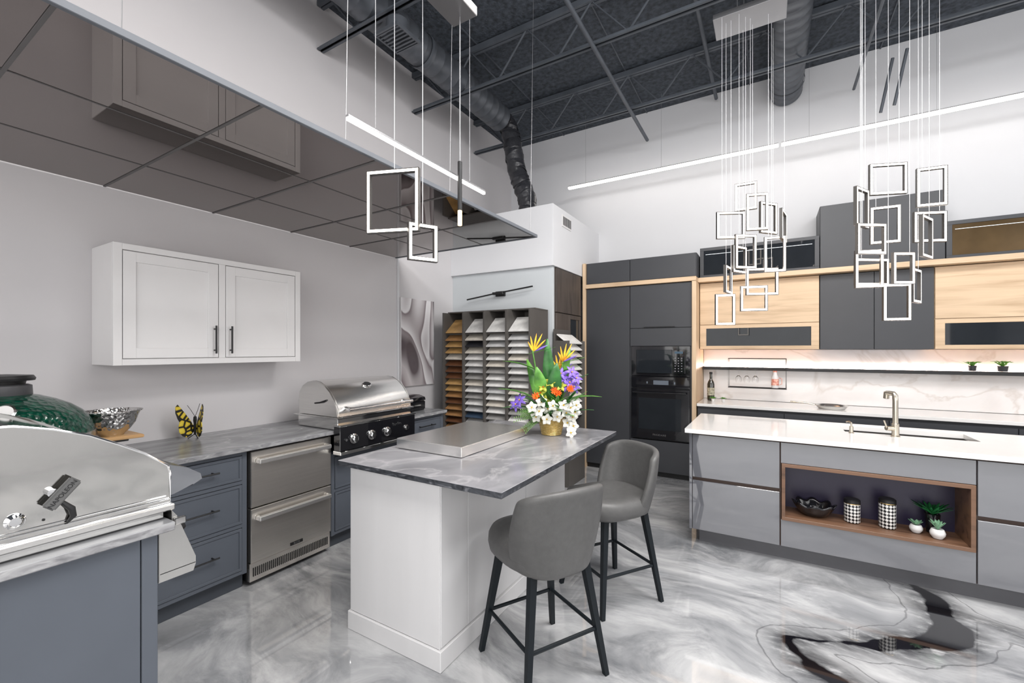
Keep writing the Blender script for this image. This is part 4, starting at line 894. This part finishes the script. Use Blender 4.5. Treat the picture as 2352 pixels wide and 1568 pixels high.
tubes('hanger',[([(-1.41,1.35,CZ+.05),(-1.41,1.35,4.64)],.002),([(-1.41,1.82,CZ+.05),(-1.41,1.82,4.64)],.002)],WIRE,t,5)
ring_parts(t,-1.643,1.583,2.255,.285,.32,math.radians(20),(.05,),4.60)
ring_parts(t,-1.514,1.66,2.045,.155,.19,math.radians(62),(.0,),4.60)
tubes('tube_cord',[([(-1.412,1.835,2.49),(-1.412,1.835,CZ)],.003)],WIRE,t,6)
cyl('tube_body',(-1.412,1.835,2.24),(-1.412,1.835,2.50),.012,BLACK,t)
cyl('tube_tip',(-1.412,1.835,2.16),(-1.412,1.835,2.24),.0115,P('warm_tip',(1,.75,.4),.3,em=2.5),t)
def bar(p0,p1,label,wires):
    t=thing('linear_pendant_light',label,'pendant lamp',p0)
    p0=Vector(p0);p1=Vector(p1); ax='x' if abs(p1.x-p0.x)>.1 else 'y'
    if ax=='y': b1=(p0.x-.008,p0.x+.008,p0.y,p1.y,p0.z,p0.z+.012); b2=(p0.x-.009,p0.x+.009,p0.y,p1.y,p0.z+.0125,p0.z+.022)
    else: b1=(p0.x,p1.x,p0.y-.018,p0.y+.018,p0.z,p0.z+.026); b2=(p0.x,p1.x,p0.y-.019,p0.y+.019,p0.z+.0265,p0.z+.036)
    box('light_bar',b1,LEDB,t,.001); box('housing',b2,SILVER,t,.001)
    for f in wires:
        p=p0.lerp(p1,f); tubes('suspension_wire',[([(p.x,p.y,p0.z+.03),(p.x,p.y,4.65)],.0012)],WIRE,t,5)
bar((-1.45,1.15,2.42),(-1.45,2.12,2.42),'thin glowing linear pendant lamp hanging over the worktop',(.15,.85))
bar((-2.36,5.5,3.70),(.09,5.5,3.70),'long thin glowing linear lamp hung near the wall',(.1,.5,.9))
bar((.12,5.5,3.70),(2.58,5.5,3.70),'long thin glowing linear lamp hung near the wall',(.1,.5,.9))
# ------------------------------------------------------------ lights
def area(name,loc,rot,sx,sy,e,col=(1,1,1)):
    l=D.lights.new(name,'AREA'); l.shape='RECTANGLE'; l.size=sx; l.size_y=sy; l.energy=e; l.color=col
    o=D.objects.new(name,l); o.location=loc; o.rotation_euler=rot; COL.objects.link(o)
R=math.radians
area('storefront_light',(.5,-3.35,2.0),(R(90),0,0),6.5,3.4,178,(1,.985,.97))
area('side_light',(4.35,1.5,2.6),(R(90),0,R(90)),5,2.2,66,(1,.99,.98))
area('overhead_light',(.4,2.4,4.15),(0,0,0),1.6,1.0,128,(1,.97,.94))
area('overhead_light',(-.6,.3,4.15),(0,0,0),2.4,1.2,100,(1,.97,.94))
area('overhead_light',(2.3,2.0,4.15),(0,0,0),1.2,2.4,92)
area('wall_fill_light',(.8,.5,3.95),(R(90),0,0),4.0,.4,44,(.97,.985,1))  # added fill, no fixture: evens the light on the upper back wall
area('wall_fill_light',(.6,1.3,3.95),(R(90),0,R(90)),3.0,.4,26,(1,.98,.97))  # added fill, no fixture: brightens the upper left wall
w=D.worlds.new('world'); scene.world=w; w.use_nodes=True; w.node_tree.nodes['Background'].inputs[0].default_value=(.8,.85,.9,1); w.node_tree.nodes['Background'].inputs[1].default_value=.3
# ------------------------------------------------------------ camera
cam=D.cameras.new('camera'); cam.lens=993/2352*36; cam.sensor_width=36; cam.shift_y=19/2352; cam.clip_start=.05
co=D.objects.new('camera',cam); co.location=(0,0,1.5); co.rotation_euler=(math.pi/2,0,TH); COL.objects.link(co); scene.camera=co
